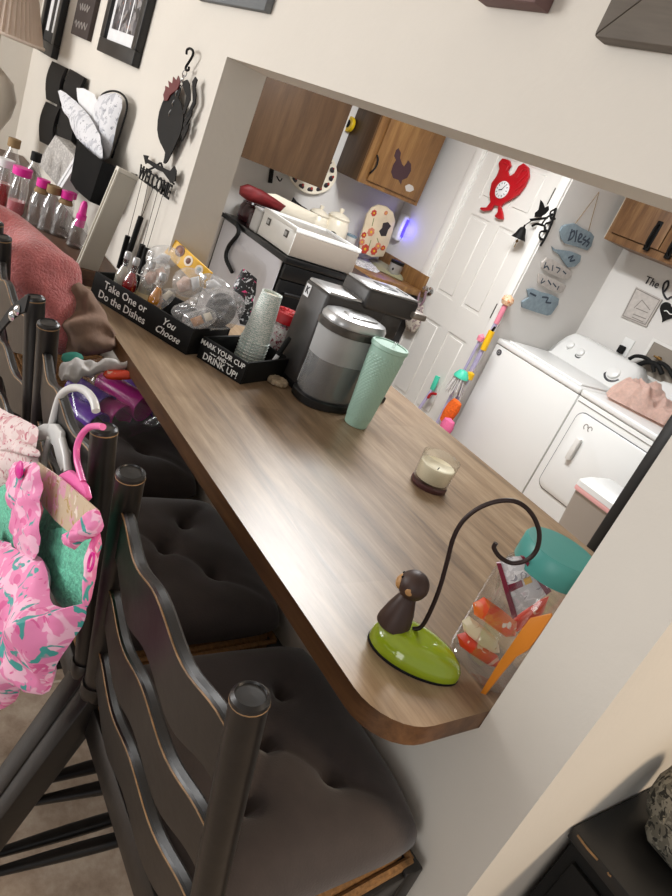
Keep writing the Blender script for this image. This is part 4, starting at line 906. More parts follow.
cloth([(-4, 440), (12, 436), (26, 442), (38, 450), (38, 458), (22, 455), (6, 452), (-6, 452)], .282, .012, 'floral', 'ruffle', bl, .008, 40, 6)
su = thing('swimsuit', P(40, 560, y=gy), 'pink and teal leaf-print girl\'s swimsuit with ruffled straps on pink hanger', 'swimsuit')
cloth([(-14, 488), (0, 484), (16, 478), (38, 470), (42, 498), (60, 520), (72, 530), (92, 522), (97, 548), (92, 580), (87, 604), (66, 610), (52, 590), (42, 566), (20, 552), (-14, 548)], gy+.03, .012, 'aqua', 'lining', su, .006, 40, 3, label='mint green lace lining')
cloth([(-16, 532), (0, 540), (22, 550), (40, 560), (48, 585), (58, 604), (70, 608), (87, 603), (80, 628), (66, 652), (58, 668), (46, 692), (36, 694), (27, 684), (12, 702), (-4, 712), (-18, 712)], gy, .05, 'swim', 'body', su, .026, 15, 4, dense=4, rings=14)
cloth([(11, 472), (15, 462), (28, 462), (40, 466), (41, 490), (40, 520), (39, 552), (30, 560), (18, 550), (14, 520), (10, 492)], gy-.004, .016, 'swim', 'strap', su, .008, 60, 5)
cloth([(66, 540), (72, 530), (84, 520), (96, 509), (102, 514), (104, 526), (98, 536), (86, 540), (74, 550)], gy-.004, .016, 'swim', 'strap', su, .009, 60, 6)
cloth([(92, 538), (100, 530), (99, 545), (94, 572), (89, 604), (84, 606), (86, 580)], gy, .010, 'swim', 'side_binding', su, .004, 60, 7)
for sx, sy in ((13, 492), (93, 562)):
    bm = BM(); c_ = P(sx, sy, y=gy-.012); tube(bm, [c_+Vector((.006*math.cos(2*PI*k/12), -.002, .011*math.sin(2*PI*k/12))) for k in range(13)], .0016, 6); mk('strap_slider', bm, 'pink', su)
bm = BM(); lathe(bm, [(.001, 0), (.012, .001), (.013, .004), (.006, .008), (.001, .008)], frame(P(22, 470, y=gy-.016), (1, 0, 0), (0, 0, 1)), 9); mk('bow', bm, 'pink', su)
M['card'] = print_mat('gold_pink_card', '#c9b69a', [('#d99fb4', .54, 30), ('#b79a5a', .6, 60), ('#e4d9cc', .62, 45)], rough=.35)
bm = BM(); prism(bm, px3([(39, 462), (62, 478), (100, 511), (86, 522), (72, 534), (56, 520), (40, 500)], y=gy+.018), (0, -1, 0), .002); mk('hang_card', bm, 'card', su)
ph = thing('pink_hanger', P(85, 470, y=gy+.02), 'pink plastic hanger hooked on the second bar stool, carrying the swimsuit', 'hanger')
hk = px3([(103, 427), (96, 426), (88, 428), (81, 436), (77, 447), (77, 460), (80, 472), (83, 482)], y=gy+.026)
bm = BM(); tube(bm, hk, .0042, 10, smooth=5); mk('hook', bm, 'pinkhang', ph)
bm = BM(); prism(bm, px3([(57, 482), (66, 474), (74, 470), (82, 476), (90, 486), (93, 498), (88, 503), (72, 492)], y=gy+.03), (0, -1, 0), .008, 0, .002); mk('shoulder_bar', bm, 'pinkhang', ph)
wh = thing('white_hanger', P(60, 440, y=.31), 'white plastic hanger hooked on the second bar stool, carrying the floral blouse', 'hanger')
bm = BM(); tube(bm, px3([(96, 411), (94, 402), (88, 393), (79, 388), (69, 389), (61, 395), (57, 405), (54, 416), (51, 428)], y=.315), .0058, 12, smooth=5); mk('hook', bm, 'whitep', wh)
bm = BM(); prism(bm, px3([(36, 430), (48, 424), (60, 424), (66, 432), (66, 442), (72, 452), (70, 466), (66, 472), (62, 462), (58, 446), (50, 440), (40, 442)], y=.318), (0, -1, 0), .008, 0, .002); mk('clip_body', bm, 'whitep', wh)
bm = BM(); tube(bm, px3([(50, 438), (46, 452), (43, 468)], y=.31), .005, 10); mk('hanger_arm', bm, 'whitep', wh)
bm = BM(); tube(bm, px3([(62, 440), (66, 456), (68, 472)], y=.309), .006, 10); mk('hanger_arm', bm, 'whitep', wh)
# ---- black chest at the wall end with a patterned bundle
cx0, cy0, CH = XE+.003, 1.036, .735
cs = thing('black_chest', (cx0, cy0, 0), 'black wooden chest with scratched edge standing against the wall end', 'chest')
bm = BM(); box(bm, (cx0+.01, cy0+.01, .04), (cx0+.52, cy0+.95, CH-.025)); mk('body', bm, 'matblack', cs)
bm = BM(); box(bm, (cx0, cy0, CH-.025), (cx0+.54, cy0+.97, CH), bev=.004); 
mk('top', bm, 'black', cs)
bm = BM()
for a, b, w in ((.012, .055, .004), (.075, .082, .003), (.12, .124, .003)): strip(bm, [(cx0+a, cy0-.0006, CH-.004), (cx0+(a+b)/2, cy0-.0006, CH-.0055), (cx0+b, cy0-.0006, CH-.004)], w, (0, -1, 0), 0, .0006)
mk('worn_patch', bm, 'worn', cs)
for k in range(2):
    bm = BM(); box(bm, (cx0+.03+k*.25, cy0+.0, .08), (cx0+.27+k*.25, cy0+.01, CH-.05), bev=.002); d = mk('door', bm, 'matblack', cs)
    bm = BM(); lathe(bm, [(.004, 0), (.004, .01), (.011, .015), (.011, .022), (.001, .024)], frame((cx0+(.25 if k == 0 else .30), cy0, .45), (1, 0, 0), (0, 0, 1)), 12); mk('knob', bm, 'graymetal', d)
for sx in (.02, .48):
    for sy in (.02, .91): bm = BM(); box(bm, (cx0+sx, cy0+sy, 0), (cx0+sx+.04, cy0+sy+.04, .042)); mk('foot', bm, 'black', cs)
M['knit'] = print_mat('mottled_knit', '#6a665b', [('#8d887b', .5, 50), ('#2f2e2a', .57, 60), ('#a39a85', .64, 80)], rough=.9, bump=.4)
kc = P(724, 832, z=CH+.09); bm = BM()
rings = []
for k in range(9):
    t_ = k/8; r_ = .10*math.sin(PI*(.18+.72*t_))**.6; rings.append([kc+Vector((r_*1.2*math.cos(2*PI*j/24), r_*.9*math.sin(2*PI*j/24), -.088+.18*t_))+Vector((1, 1, 1))*.012*noise.noise((3*math.cos(j), 3*math.sin(j), 4*t_)) for j in range(24)])
loft(bm, rings); one('knit_bundle', bm, 'knit', 'mottled grey knit bundle on top of the black chest', 'bundle', sharp=80)
# ================================================================== KITCHEN, LEFT SIDE
PX = Vector((1, 0, 0))
# brown wall cabinet (its plain side of doors faces the room)
def cab(name, x0, x1, y0, y1, z0, z1, m_, label, doors, hm, axis='x'):
    c = thing(name, (x0, y0, z0), label, 'cabinet'); bm = BM(); box(bm, (x0, y0, z0), (x1-.02, y1, z1), bev=.002); mk('body', bm, m_, c); return c
c1 = cab('wall_cabinet', KX+.004, -3.85, 1.893, 2.49, 1.30, 2.25, 'panelwood', 'plain dark brown wall cabinet at the left over the stove', 0, 0)
bm = BM(); box(bm, (-3.87, 1.893, 1.30), (-3.85, 2.49, 2.25), bev=.0015); mk('door', bm, 'panelwood', c1)
c2 = cab('wall_cabinet', KX+.004, -3.90, 2.763, 3.317, 1.425, 2.25, 'panelwood', 'oak wall cabinet with rooster decal beside the white door', 0, 0)
bm = BM(); box(bm, (-3.92, 2.763, 1.425), (-3.90, 2.83, 2.25), bev=.001); box(bm, (-3.92, 3.28, 1.425), (-3.90, 3.317, 2.25), bev=.001); box(bm, (-3.92, 2.83, 1.425), (-3.90, 3.28, 1.46), bev=.001); mk('face_frame', bm, 'cabwood', c2)
bm = BM(); dx = -3.885; box(bm, (-3.90, 2.825, 1.455), (dx, 3.29, 2.2), bev=.003); d2 = mk('door', bm, 'cabwood', c2)
bm = BM(); prism(bm, px3([(396, 150), (398.5, 148), (401, 153), (400, 158), (402, 164), (404, 166.5), (406.5, 163), (408, 160), (411, 164), (411, 171), (407, 178), (402, 180), (401, 185), (398.5, 180), (393, 178), (391, 172), (393, 165), (396, 160), (394, 156)], x=dx+.0006), (1, 0, 0), .0008); o_ = mk('rooster_decal', bm, mat('dark_decal', '#3b2228', .6), d2)
bm = BM(); prism(bm, px3([(405, 186), (409, 184), (413, 186), (414, 190), (410, 192), (406, 191)], x=dx+.0006), (1, 0, 0), .0008); mk('white_decal', bm, mat('pale_decal', '#b9b3ae', .6), d2)
bm = BM(); tube(bm, [v+Vector((k, 0, 0)) for v, k in zip(px3([(377, 155), (376.5, 159), (374, 166), (370, 171), (370, 173)], x=dx+.004), (0, .018, .024, .018, 0))], .006, 8, smooth=5); mk('handle', bm, 'iron', d2)
# tape hanging from the cabinet side
tm_ = P(351, 125, y=2.755); bm = BM(); M['tapeyellow'] = mat('yellow_tape', '#d8b41a', .4); fr = frame(tm_, (1, 0, 0), (0, 0, 1)); lathe(bm, [(.012, 0), (.048, 0), (.05, .004), (.05, .022), (.048, .026), (.012, .026)], fr, 24, 0); lathe(bm, [(.026, .0262), (.026, .028), (.01, .03)], fr, 18, 1)
box(bm, (-.05, -.05, .004), (.0, .0, .022), fr, .006, mi=1); one('tape_measure', bm, ['tapeyellow', 'matblack'], 'yellow and black tape measure hanging on the oak cabinet side', 'tape measure')
# platter with roosters on the wall
pc = P(311, 170, x=KX+.012); fr = frame(pc, (0, 1, 0), (0, 0, 1)); pl = thing('rooster_platter', pc, 'oval cream platter with dark rooster motifs hung under the plain cabinet', 'platter')
bm = BM(); lathe(bm, [(.001, 0), (.15, 0), (.19, .014), (.20, .022), (.194, .024), (.15, .008), (.001, .006)], fr, 48, sx=1, sy=.74)
M['motif'] = mat('dark_motif', '#2a2226', .5); M['motifred'] = mat('red_motif', '#9c2a22', .5)
for k in range(14):
    a = 2*PI*k/14; x, y_ = .168*math.cos(a), .168*.74*math.sin(a)
    lathe(bm, [(.024, .016), (.02, .0185), (.001, .019)], fr @ T(x, y_, 0), 10, 1, sx=1, sy=.8); lathe(bm, [(.011, .016), (.009, .0195), (.001, .02)], fr @ T(x+.008, y_+.014, 0), 8, 2)
mk('dish', bm, ['cream', 'motif', 'motifred'], pl)
# hanging black utensil hook
bm = BM(); q = px3([(272, 168), (272, 176), (270, 183)], x=KX+.014); bar(bm, q[2], q[0], .03, .012, (1, 0, 0), .003); tube(bm, [q[1]+Vector((.006, .03, .01)), q[1]+Vector((.03, .05, -.01)), q[1]+Vector((.03, .06, .012))], .004, 6, smooth=4)
one('key_hook', bm, 'iron', 'small black iron hook on the wall left of the platter', 'hook')
# ---- stove
SX0, SX1, SY0, SY1, SZ = KX+.01, -3.30, 2.08, 2.84, .925
sv = thing('stove', (SX0, SY0, 0), 'black kitchen stove with pale grey side panel facing the bar', 'stove')
M['black_stove'] = mat('black_stove_enamel', '#0e0e0f', .3)
M['greypanel'] = mat('pale_steel_panel', '#c3c2c8', .4, metal=.1)
bm = BM(); box(bm, (SX0, SY0+.004, .05), (SX1-.03, SY1, SZ-.05)); mk('carcass', bm, 'black_stove', sv)
bm = BM(); box(bm, (SX0+.02, SY0, .06), (SX1-.035, SY0+.006, SZ-.035), bev=.002)
q = [(SX0+.12, .25), (SX1-.15, .25), (SX1-.15, .80), (SX0+.12, .80)]
def rrect(x0, z0, x1, z1, r, y):
    o_ = []
    for cx_, cz_, a0 in ((x1-r, z1-r, 0), (x0+r, z1-r, 90), (x0+r, z0+r, 180), (x1-r, z0+r, 270)):
        for k in range(7): a = R(a0+15*k); o_.append(Vector((cx_+r*math.cos(a), y, cz_+r*math.sin(a))))
    return o_
rr_ = [rrect(SX0+.12+e, .22+e, SX1-.13-e, .82-e, .09-e*.4, SY0-d) for e, d in ((0, -.001), (.012, .004), (.05, .005), (.062, .001))]
loft(bm, rr_, True, False, True); mk('side_panel', bm, 'greypanel', sv)
bm = BM(); box(bm, (SX0, SY0-.004, SZ-.036), (SX1, SY1, SZ), bev=.006); mk('cooktop', bm, 'black_stove', sv)
bm = BM(); box(bm, (SX1-.03, SY0+.01, .20), (SX1, SY1-.01, SZ-.13), bev=.006); dr_ = mk('oven_door', bm, 'black_stove', sv)
bm = BM(); box(bm, (SX1-.001, SY0+.14, .34), (SX1+.002, SY1-.14, .64), bev=.001); mk('oven_window', bm, mat('dark_oven_glass', '#0b0b0d', .08), dr_)
bm = BM(); tube(bm, [(SX1, SY0+.08, .72), (SX1+.04, SY0+.09, .73), (SX1+.04, SY1-.09, .73), (SX1, SY1-.08, .72)], .011, 10, smooth=4); mk('handle', bm, 'black_stove', dr_)
bm = BM(); box(bm, (SX1-.03, SY0+.01, SZ-.125), (SX1, SY1-.01, SZ-.04), bev=.004); mk('control_strip', bm, 'black_stove', sv)
bm = BM(); box(bm, (SX1-.03, SY0+.01, .05), (SX1-.004, SY1-.01, .19), bev=.004); mk('drawer', bm, 'black_stove', sv)
for x, y_ in ((-4.0, 2.27), (-3.55, 2.27), (-4.0, 2.65), (-3.55, 2.65)): bm = BM(); lathe(bm, [(.085, SZ), (.085, SZ+.0015), (.001, SZ+.0015)], T(x, y_, 0), 28); mk('burner', bm, mat('burner_grey', '#2c2c2f', .3), sv)
bm = BM(); tube(bm, px3([(222, 214), (236, 224), (238, 234), (229, 246), (226, 258), (232, 272)], y=SY0-.02), .013, 8, smooth=6); mk('power_cord', bm, 'matblack', sv)
# ---- white box on the stove
x0, x1, y0, y1, z0, z1 = -3.735, -3.325, 2.095, 2.565, SZ+.001, SZ+.168
wbx = thing('countertop_oven', (x0, y0, z0), 'white box-shaped appliance with open rimmed top standing on the stove', 'appliance')
bm = BM(); box(bm, (x0, y0, z0+.006), (x1, y1, z1-.02), bev=.004); mk('body', bm, 'white', wbx)
bm = BM(); box(bm, (x1-.002, y0+.004, z0+.008), (x1+.003, y1-.004, z1-.026), bev=.002); mk('front_panel', bm, mat('taupe_shade', '#8f857b', .45), wbx)  # side of the white body coloured taupe, its shade put into the colour
bm = BM()
for a, b in (((x0-.004, y0-.004), (x1+.004, y0+.022)), ((x0-.004, y1-.022), (x1+.004, y1+.004)), ((x0-.004, y0+.022), (x0+.022, y1-.022)), ((x1-.022, y0+.022), (x1+.004, y1-.022))): box(bm, (*a, z1-.024), (*b, z1), bev=.003)
mk('rim', bm, 'white', wbx)
bm = BM(); box(bm, (x0+.02, y0+.02, z1-.021), (x1-.02, y1-.02, z1-.012)); mk('top_panel', bm, mat('dull_grey_glass', '#8b8680', .25), wbx)
for x in (x0+.07, x1-.11):
    bm = BM(); box(bm, (x, y0-.006, z0+.085), (x+.04, y0+.002, z0+.125), bev=.002); box(bm, (x+.008, y0-.008, z0+.094), (x+.032, y0-.005, z0+.116), mi=1); mk('vent_plate', bm, ['graymetal', 'silver'], wbx)
# ---- things along the stove's back
def blob(name, pts, plane, f, back, m_, label, cat, seed=1, amp=.006, freq=18, nrm=None, dense=3, group=None):
    q = px3(pts, **plane); bm = BM(); pillow(bm, q, nrm or Vector((.75, -.6, .25)), f, back, 8, amp, freq, seed, dense=dense); return one(name, bm, m_, label, cat, sharp=65, group=group)
blob('red_bundle', [(240, 186), (248, 184), (262, 190), (276, 199), (286, 206), (280, 212), (262, 206), (246, 200), (239, 194)], dict(x=-3.93), .05, .05, mat('red_quilt', '#6f171b', .6, var=.2, scale=30), 'rolled red quilted bundle on the stove behind the white appliance', 'bundle', 3)
M['maroon'] = mat('maroon_glaze', '#34161a', .25)
o = Vector((-4.07, 2.20, SZ)); bm = BM(); lathe(bm, [(.07, 0), (.085, .02), (.09, .08), (.075, .115), (.078, .122), (.068, .122), (.06, .1), (.001, .02)], Matrix.Translation(o), 28); one('maroon_pot', bm, 'maroon', 'dark maroon pot at the back corner of the stove', 'pot')
o = Vector((-3.90, 2.16, SZ)); bm = BM(); lathe(bm, [(.05, 0), (.055, .01), (.058, .085), (.05, .09), (.02, .098), (.012, .11), (.001, .112)], Matrix.Translation(o), 24); one('dark_canister', bm, 'maroon', 'dark red lidded canister beside the opening at the left edge of the stove', 'canister')
o = P(250, 216, x=-3.80); o = Vector((-3.80, 2.135, SZ)); bm = BM(); m = Matrix.Translation(o); box(bm, (-.055, -.045, 0), (.055, .045, .14), m, .014, 3); box(bm, (-.058, -.048, .132), (.058, .048, .145), m, .006); one('plastic_tub', bm, clear('milky_plastic', '#d0d0d0', .2, .3, .45), 'milky lidded plastic tub left of the white appliance', 'tub')
blob('dish_towel', [(262, 193), (276, 194), (298, 205), (318, 215), (312, 228), (290, 222), (270, 214)], dict(x=-3.96), .03, .03, 'cream', 'folded cream dish towel behind the white appliance', 'towel', 6)
# black iron rooster figure on a stand
rb = thing('rooster_figure', P(293, 207, x=-4.0), 'small black rooster silhouette figure before the kitchen wall', 'figure')
bm = BM(); prism(bm, px3([(293, 197), (296, 201), (301, 205), (306, 208), (310, 213), (304, 214), (296, 211), (287, 206), (284, 203), (290, 204)], x=-4.0), (1, 0, 0), .012, 0, .002); mk('body', bm, 'iron', rb)
bm = BM(); tube(bm, px3([(299, 211), (296, 222)], x=-3.994), .006, 8); q = P(296, 222, x=-3.994); q0 = Vector((q.x, q.y, SZ)); tube(bm, [q, q0], .006, 8); lathe(bm, [(.04, 0), (.04, .008), (.001, .009)], Matrix.Translation(q0), 16); mk('stand', bm, 'iron', rb)
# canisters
def canister(px_, py_, x, zb, h, r, label, patch):
    o = P(px_, py_, x=x); o = Vector((x, o.y, zb)); c = thing('ceramic_canister', o, label, 'canister', 'cream canisters'); mm = Matrix.Translation(o)
    bm = BM(); lathe(bm, [(r*.8, 0), (r*.97, .012), (r*1.05, h*.35), (r*1.02, h*.6), (r*.86, h*.74), (r*.8, h*.76)], mm, 32); mk('canister_body', bm, 'cream', c)
    bm = BM(); lathe(bm, [(r*.88, h*.76), (r*.9, h*.79), (r*.7, h*.85), (r*.3, h*.89), (r*.12, h*.9), (r*.2, h*.95), (r*.18, h*.99), (.001, h)], mm, 28); mk('lid', bm, 'cream', c)
    if patch: bm = BM(); d = Vector((.8, -.6, 0)); fr = frame(o+d*r*1.035+Vector((0, 0, h*.36)), (.6, .8, 0), (0, 0, 1)); lathe(bm, [(.038, -.004), (.036, .003), (.001, .006)], fr, 20); mk('round_patch', bm, 'matblack', c)
canister(318, 218, -4.03, SZ, .27, .078, 'smaller cream ceramic canister behind the white appliance', False)
canister(340, 216, -4.0, SZ, .30, .088, 'larger cream ceramic canister with a black round patch', True)
# ---- short counter with backsplash next to the door
CX1, CY0 = -3.60, 2.86
ct = thing('kitchen_cabinet', (KX, CY0, 0), 'short wood-topped kitchen base cabinet between the stove and the door', 'cabinet')
bm = BM(); box(bm, (KX+.004, CY0, .1), (CX1-.02, BY-.004, .88)); mk('body', bm, mat('dark_base', '#2a211b', .5), ct)
bm = BM(); box(bm, (KX+.004, CY0, 0), (CX1-.07, BY-.004, .1)); mk('plinth', bm, 'matblack', ct)
bm = BM(); box(bm, (CX1-.02, CY0+.02, .14), (CX1, BY-.02, .86), bev=.003); mk('door', bm, 'black', ct)
bm = BM(); box(bm, (KX+.004, CY0, .88), (CX1+.02, BY-.004, .92), bev=.003); mk('worktop', bm, 'cabwood', ct)
bm = BM(); box(bm, (KX+.004, BY-.026, .92), (CX1-.005, BY-.004, 1.03), bev=.002); mk('backsplash', bm, 'cabwood', ct)
# cutting board with painted flowers
CBX = -4.02
cb2 = thing('painted_board', P(372, 255, x=CBX), 'rounded cream cutting board painted with red flowers and a rooster', 'cutting board')
q = px3([(358, 250), (359, 238), (363, 225), (366, 214), (371, 207), (378, 204), (386, 206), (392, 212), (394, 220), (391, 232), (387, 244), (382, 256), (370, 256)], x=CBX); nb = Vector((1, -.1, .1)).normalized()
bm = BM(); prism(bm, q, (1, 0, 0), .018, bev=.003); mk('board', bm, mat('painted_cream', '#d6c5aa', .5, var=.15, scale=9), cb2)
def flower(cx_, cy_, r, m_, nm='flower'):
    c_ = P(cx_, cy_, x=CBX+.019); fr = frame(c_, (0, 1, 0), (0, 0, 1)); bm = BM()
    for k in range(7): a = 2*PI*k/7; lathe(bm, [(r*.42, 0), (r*.36, .002), (.001, .003)], fr @ T(r*.6*math.cos(a), r*.6*math.sin(a), 0), 10, 0)
    lathe(bm, [(r*.3, .002), (r*.25, .0042), (.001, .0045)], fr, 10, 1); mk(nm, bm, [m_, 'tapeyellow'], cb2)
M['paintred'] = mat('painted_red', '#b3402f', .6); M['paintrose'] = mat('painted_rose', '#c77a62', .6); M['paintgreen'] = mat('painted_green', '#6e7a4a', .6)
flower(365, 249, .036, 'paintred'); flower(371, 232, .032, 'paintrose'); flower(374, 213, .024, 'paintred'); flower(378, 246, .026, 'paintrose'); flower(364, 235, .022, 'paintred'); flower(374, 251, .03, 'paintred'); flower(362, 242, .024, 'paintrose'); flower(383, 248, .02, 'paintred'); flower(386, 213, .016, 'paintrose')
bm = BM(); prism(bm, px3([(383, 223), (388, 222), (391, 226), (388, 230), (386, 236), (381, 236), (379, 231), (382, 228)], x=CBX+.0185), (1, 0, 0), .0015); mk('painted_rooster', bm, 'motif', cb2)
bm = BM()
for a, b in (((371, 240), (368, 250)), ((377, 238), (381, 250)), ((374, 218), (372, 226))): strip(bm, px3([a, b], x=CBX+.0185), .006, (1, 0, 0), smooth=0)
mk('painted_stems', bm, 'paintgreen', cb2)
# small blue and pink can, tin mug, cream cloth, papers
def stand_at(px_, py_, x, zb): o = P(px_, py_, x=x); return Vector((x, o.y, zb))
o = stand_at(352, 235, -3.98, .92); bm = BM(); lathe(bm, [(.038, 0), (.04, .003), (.04, .15), (.036, .155), (.001, .156)], Matrix.Translation(o), 24, 0); lathe(bm, [(.0405, .03), (.0405, .10)], Matrix.Translation(o), 24, 1, caps=False); lathe(bm, [(.041, .15), (.041, .165), (.001, .166)], Matrix.Translation(o), 24, 2)
one('spice_tin', bm, [mat('pale_tin', '#c8c4c0', .4), mat('rose_band', '#b98a8c', .5), mat('slate_blue_lid', '#6f8795', .4)], 'pale blue and rose tin between the canister and the flowered board', 'tin')
o = P(398, 262, y=BY-.11); o.z = .921; bm = BM(); lathe(bm, [(.045, 0), (.048, .004), (.05, .10), (.047, .10), (.045, .008), (.001, .006)], Matrix.Translation(o), 28, 0); lathe(bm, [(.0515, .088), (.0515, .108), (.046, .11), (.001, .11)], Matrix.Translation(o), 28, 1); lathe(bm, [(.012, .045), (.011, .048), (.001, .049)], frame(o+Vector((.03, -.038, .0)), (.6, .8, 0), (0, 0, 1)) @ T(0, .05, -.048), 10, 1)
one('lidded_tin', bm, ['silver', 'iron'], 'grey tin with dark rim before the wooden backsplash', 'tin')
ov = [(366, 258), (374, 255), (384, 257), (396, 267), (405, 278), (402, 281), (392, 276), (378, 270)]
bm = BM(); pillow(bm, px3(ov, z=.925), (0, 0, 1), .035, .003, 8, .004, 20, 5, dense=3); one('oven_mitt', bm, mat('sage_cloth', '#8f8a6c', .9, bump=.3), 'sage beige oven mitt lying on the wood worktop', 'oven mitt')
bm = BM(); pillow(bm, px3([(354, 258), (366, 257), (384, 270), (376, 273), (356, 265)], z=.922), (0, 0, 1), .008, .001, 6, .002, 30, 2, dense=3); one('printed_towel', bm, print_mat('grey_print_cloth', '#dad8d6', [('#77757d', .55, 50)], rough=.9), 'white printed tea towel flat on the wood worktop', 'towel')
# plug-in night light with blue glow
n_ = P(403, 228, y=BY-.002); nl = thing('night_light', n_, 'white plug-in night light glowing blue by the oak cabinet', 'night light'); fr = frame(n_, (1, 0, 0), (0, 0, 1))
bm = BM(); box(bm, (-.036, -.10, 0), (.036, .095, .05), fr, .016, 3); mk('housing', bm, 'white', nl)
bm = BM(); box(bm, (.037, -.06, .004), (.042, .07, .03), fr, .003); mk('glow_strip', bm, mat('blue_glow', '#2a20ff', .4, emit=6), nl)
# ================================================================== ON THE WHITE DOOR
DY = BY+.005
rc_ = thing('rooster_clock', P(504, 190, y=DY), 'red rooster-shaped wall clock hanging on the white door', 'clock')
out = [(504, 159), (511, 161), (512.5, 166), (509, 171), (511, 177), (516, 174), (520, 167), (525, 164), (530, 168), (530.5, 177), (526, 187), (520, 195), (512, 200.5), (505, 204), (502, 207), (504, 213), (504.5, 220), (500, 220), (496, 217), (499, 213), (500, 207), (495, 206), (492, 211), (485, 212), (481.5, 210), (482, 208), (488, 208), (492, 203), (491, 195), (493, 184), (498, 177), (501, 170), (500, 164)]
bm = BM(); pts = px3(out, y=DY); prism(bm, pts, (0, -1, 0), .02, 0, .005); mk('rooster_body', bm, 'red', rc_)
bm = BM()
for q in ([(517, 178), (523, 170), (527, 170)], [(517, 184), (525, 176), (528, 172)], [(516, 190), (524, 184), (528, 178)], [(504, 163), (508, 166), (506, 171)]): tube(bm, px3(q, y=DY-.021), .006, 8, smooth=4)
mk('feather_relief', bm, 'red', rc_)
cc = P(502.5, 190, y=DY-.019); fr = frame(cc, (1, 0, 0), (0, 0, 1)); bm = BM(); lathe(bm, [(.055, 0), (.055, .006), (.05, .008), (.001, .008)], fr, 36)
for k in range(12):
    a = PI*k/6; box(bm, (-.0022, .036, .008), (.0022, .047, .0088), fr @ Matrix.Rotation(a, 4, 'Z'), mi=1)
mk('dial', bm, ['paper', 'blackink'], rc_)
bm = BM(); box(bm, (-.002, -.006, .009), (.002, .034, .010), fr @ Matrix.Rotation(-.5, 4, 'Z')); box(bm, (-.0025, -.006, .0102), (.0025, .024, .0112), fr @ Matrix.Rotation(1.9, 4, 'Z')); mk('hands', bm, 'blackink', rc_)
# bell on a rooster bracket
be = thing('door_bell', P(540, 222, y=DY-.02), 'black iron bell on a rooster scroll bracket by the door hinge side', 'bell')
bm = BM(); prism(bm, px3([(541, 200), (543.5, 203), (545, 208), (549, 206), (549.5, 210), (546, 214), (541, 217), (535, 217), (535.5, 213), (539, 210), (540, 205)], y=DY-.02), (0, -1, 0), .006); prism(bm, px3([(530, 219), (548, 217), (548, 219), (531, 221.5)], y=DY-.02), (0, -1, 0), .006); mk('rooster_silhouette', bm, 'iron', be)
bm = BM()
for q in ([(556, 208), (552, 222), (545, 238), (540, 246)], [(556, 209), (551, 212), (551, 218), (555, 219)], [(552, 222), (546, 224), (545, 230), (549, 231)], [(548, 231), (541, 232), (540, 238), (544, 240)], [(545, 226), (537, 224), (532, 226)], [(553, 214), (547, 218), (541, 226)]): tube(bm, px3(q, y=DY-.02), .0075, 8, smooth=5)
mk('scroll_bracket', bm, 'iron', be)
bo_ = P(524, 227, y=DY-.06); bm = BM(); lathe(bm, [(.046, -.075), (.043, -.068), (.033, -.05), (.026, -.025), (.018, -.008), (.006, 0), (.006, .014)], Matrix.Translation(bo_), 24, caps=True); tube(bm, [bo_+Vector((0, 0, .01)), P(531, 221, y=DY-.03)], .003, 6); mk('bell', bm, 'iron', be)
bm = BM(); tube(bm, [bo_+Vector((0, 0, -.07)), bo_+Vector((0, 0, -.13))], .0025, 6); lathe(bm, [(.001, -.1), (.009, -.095), (.009, -.085), (.001, -.08)], Matrix.Translation(bo_), 10); mk('clapper_cord', bm, 'kraft', be)
# soft toy hanging on the knob
tg = thing('knob_hanger', P(420, 308, y=DY-.05), 'mauve and cream cloth door hanger dangling from the door knob', 'door hanger')
bm = BM(); tube(bm, px3([(426, 291), (424, 300), (420, 306)], y=DY-.055), .008, 8, smooth=4); tube(bm, px3([(420, 291), (418, 300), (417, 307)], y=DY-.055), .008, 8, smooth=4); mk('loop', bm, mat('mauve_ribbon', '#7e6570', .8), tg)
bm = BM(); pillow(bm, px3([(412, 306), (419, 303), (424, 306), (423, 316), (420, 326), (413, 333), (406, 330), (405, 322), (410, 314)], y=DY-.04), (0, -1, 0), .03, .02, 8, .008, 25, 3, dense=3); mk('cloth_body', bm, print_mat('mauve_cream_cloth', '#bdb3a6', [('#8d7a7c', .54, 30), ('#6b5d62', .62, 45)], rough=.9), tg)
# ---- cleaning tools in front of the door
ty = BY-.07
M['lilac'] = mat('lilac_handle', '#b3aacb', .4); M['aquap'] = mat('aqua_plastic', '#4fd0b0', .4); M['yel'] = mat('yellow_plastic', '#eebb1a', .4); M['orangefuzz'] = mat('orange_microfibre', '#f06a1c', .9, var=.2, scale=80, bump=.9, bscale=120); M['pinkfuzz'] = mat('pink_microfibre', '#ec6fa0', .9, bump=.8, bscale=120); M['bristle'] = mat('white_bristle', '#cfccca', .9)
def pole(a, b, y0, y1, r): return [P(*a, y=y0), P(*b, y=y1)]
mp_ = thing('mop', P(455, 400, y=ty), 'lilac mop handle with pink flower-topped grip against the door casing', 'mop')
top_ = P(505, 306, y=ty); bot_ = Vector((top_.x-.02, ty, .04))
bm = BM(); tube(bm, [top_, bot_], .013, 12); mk('handle', bm, 'lilac', mp_)
bm = BM(); tube(bm, [top_+Vector((0, 0, -.12)), top_+Vector((0, 0, .01))], .017, 12); mk('grip', bm, mat('pink_grip', '#e2889c', .5), mp_)
bm = BM(); lathe(bm, [(.001, -.035), (.03, -.025), (.04, 0), (.032, .025), (.001, .04)], Matrix.Translation(top_+Vector((0, 0, .035))), 16); mk('grip_top', bm, print_mat('peach_flower', '#e9c3a0', [('#d98a5a', .55, 60), ('#f3e2cf', .6, 50)], rough=.6), mp_)
bm = BM(); lathe(bm, [(.06, 0), (.075, .01), (.06, .035), (.02, .05)], Matrix.Translation(Vector((bot_.x, ty-.0, .01))), 16); mk('mop_head', bm, 'bristle', mp_)
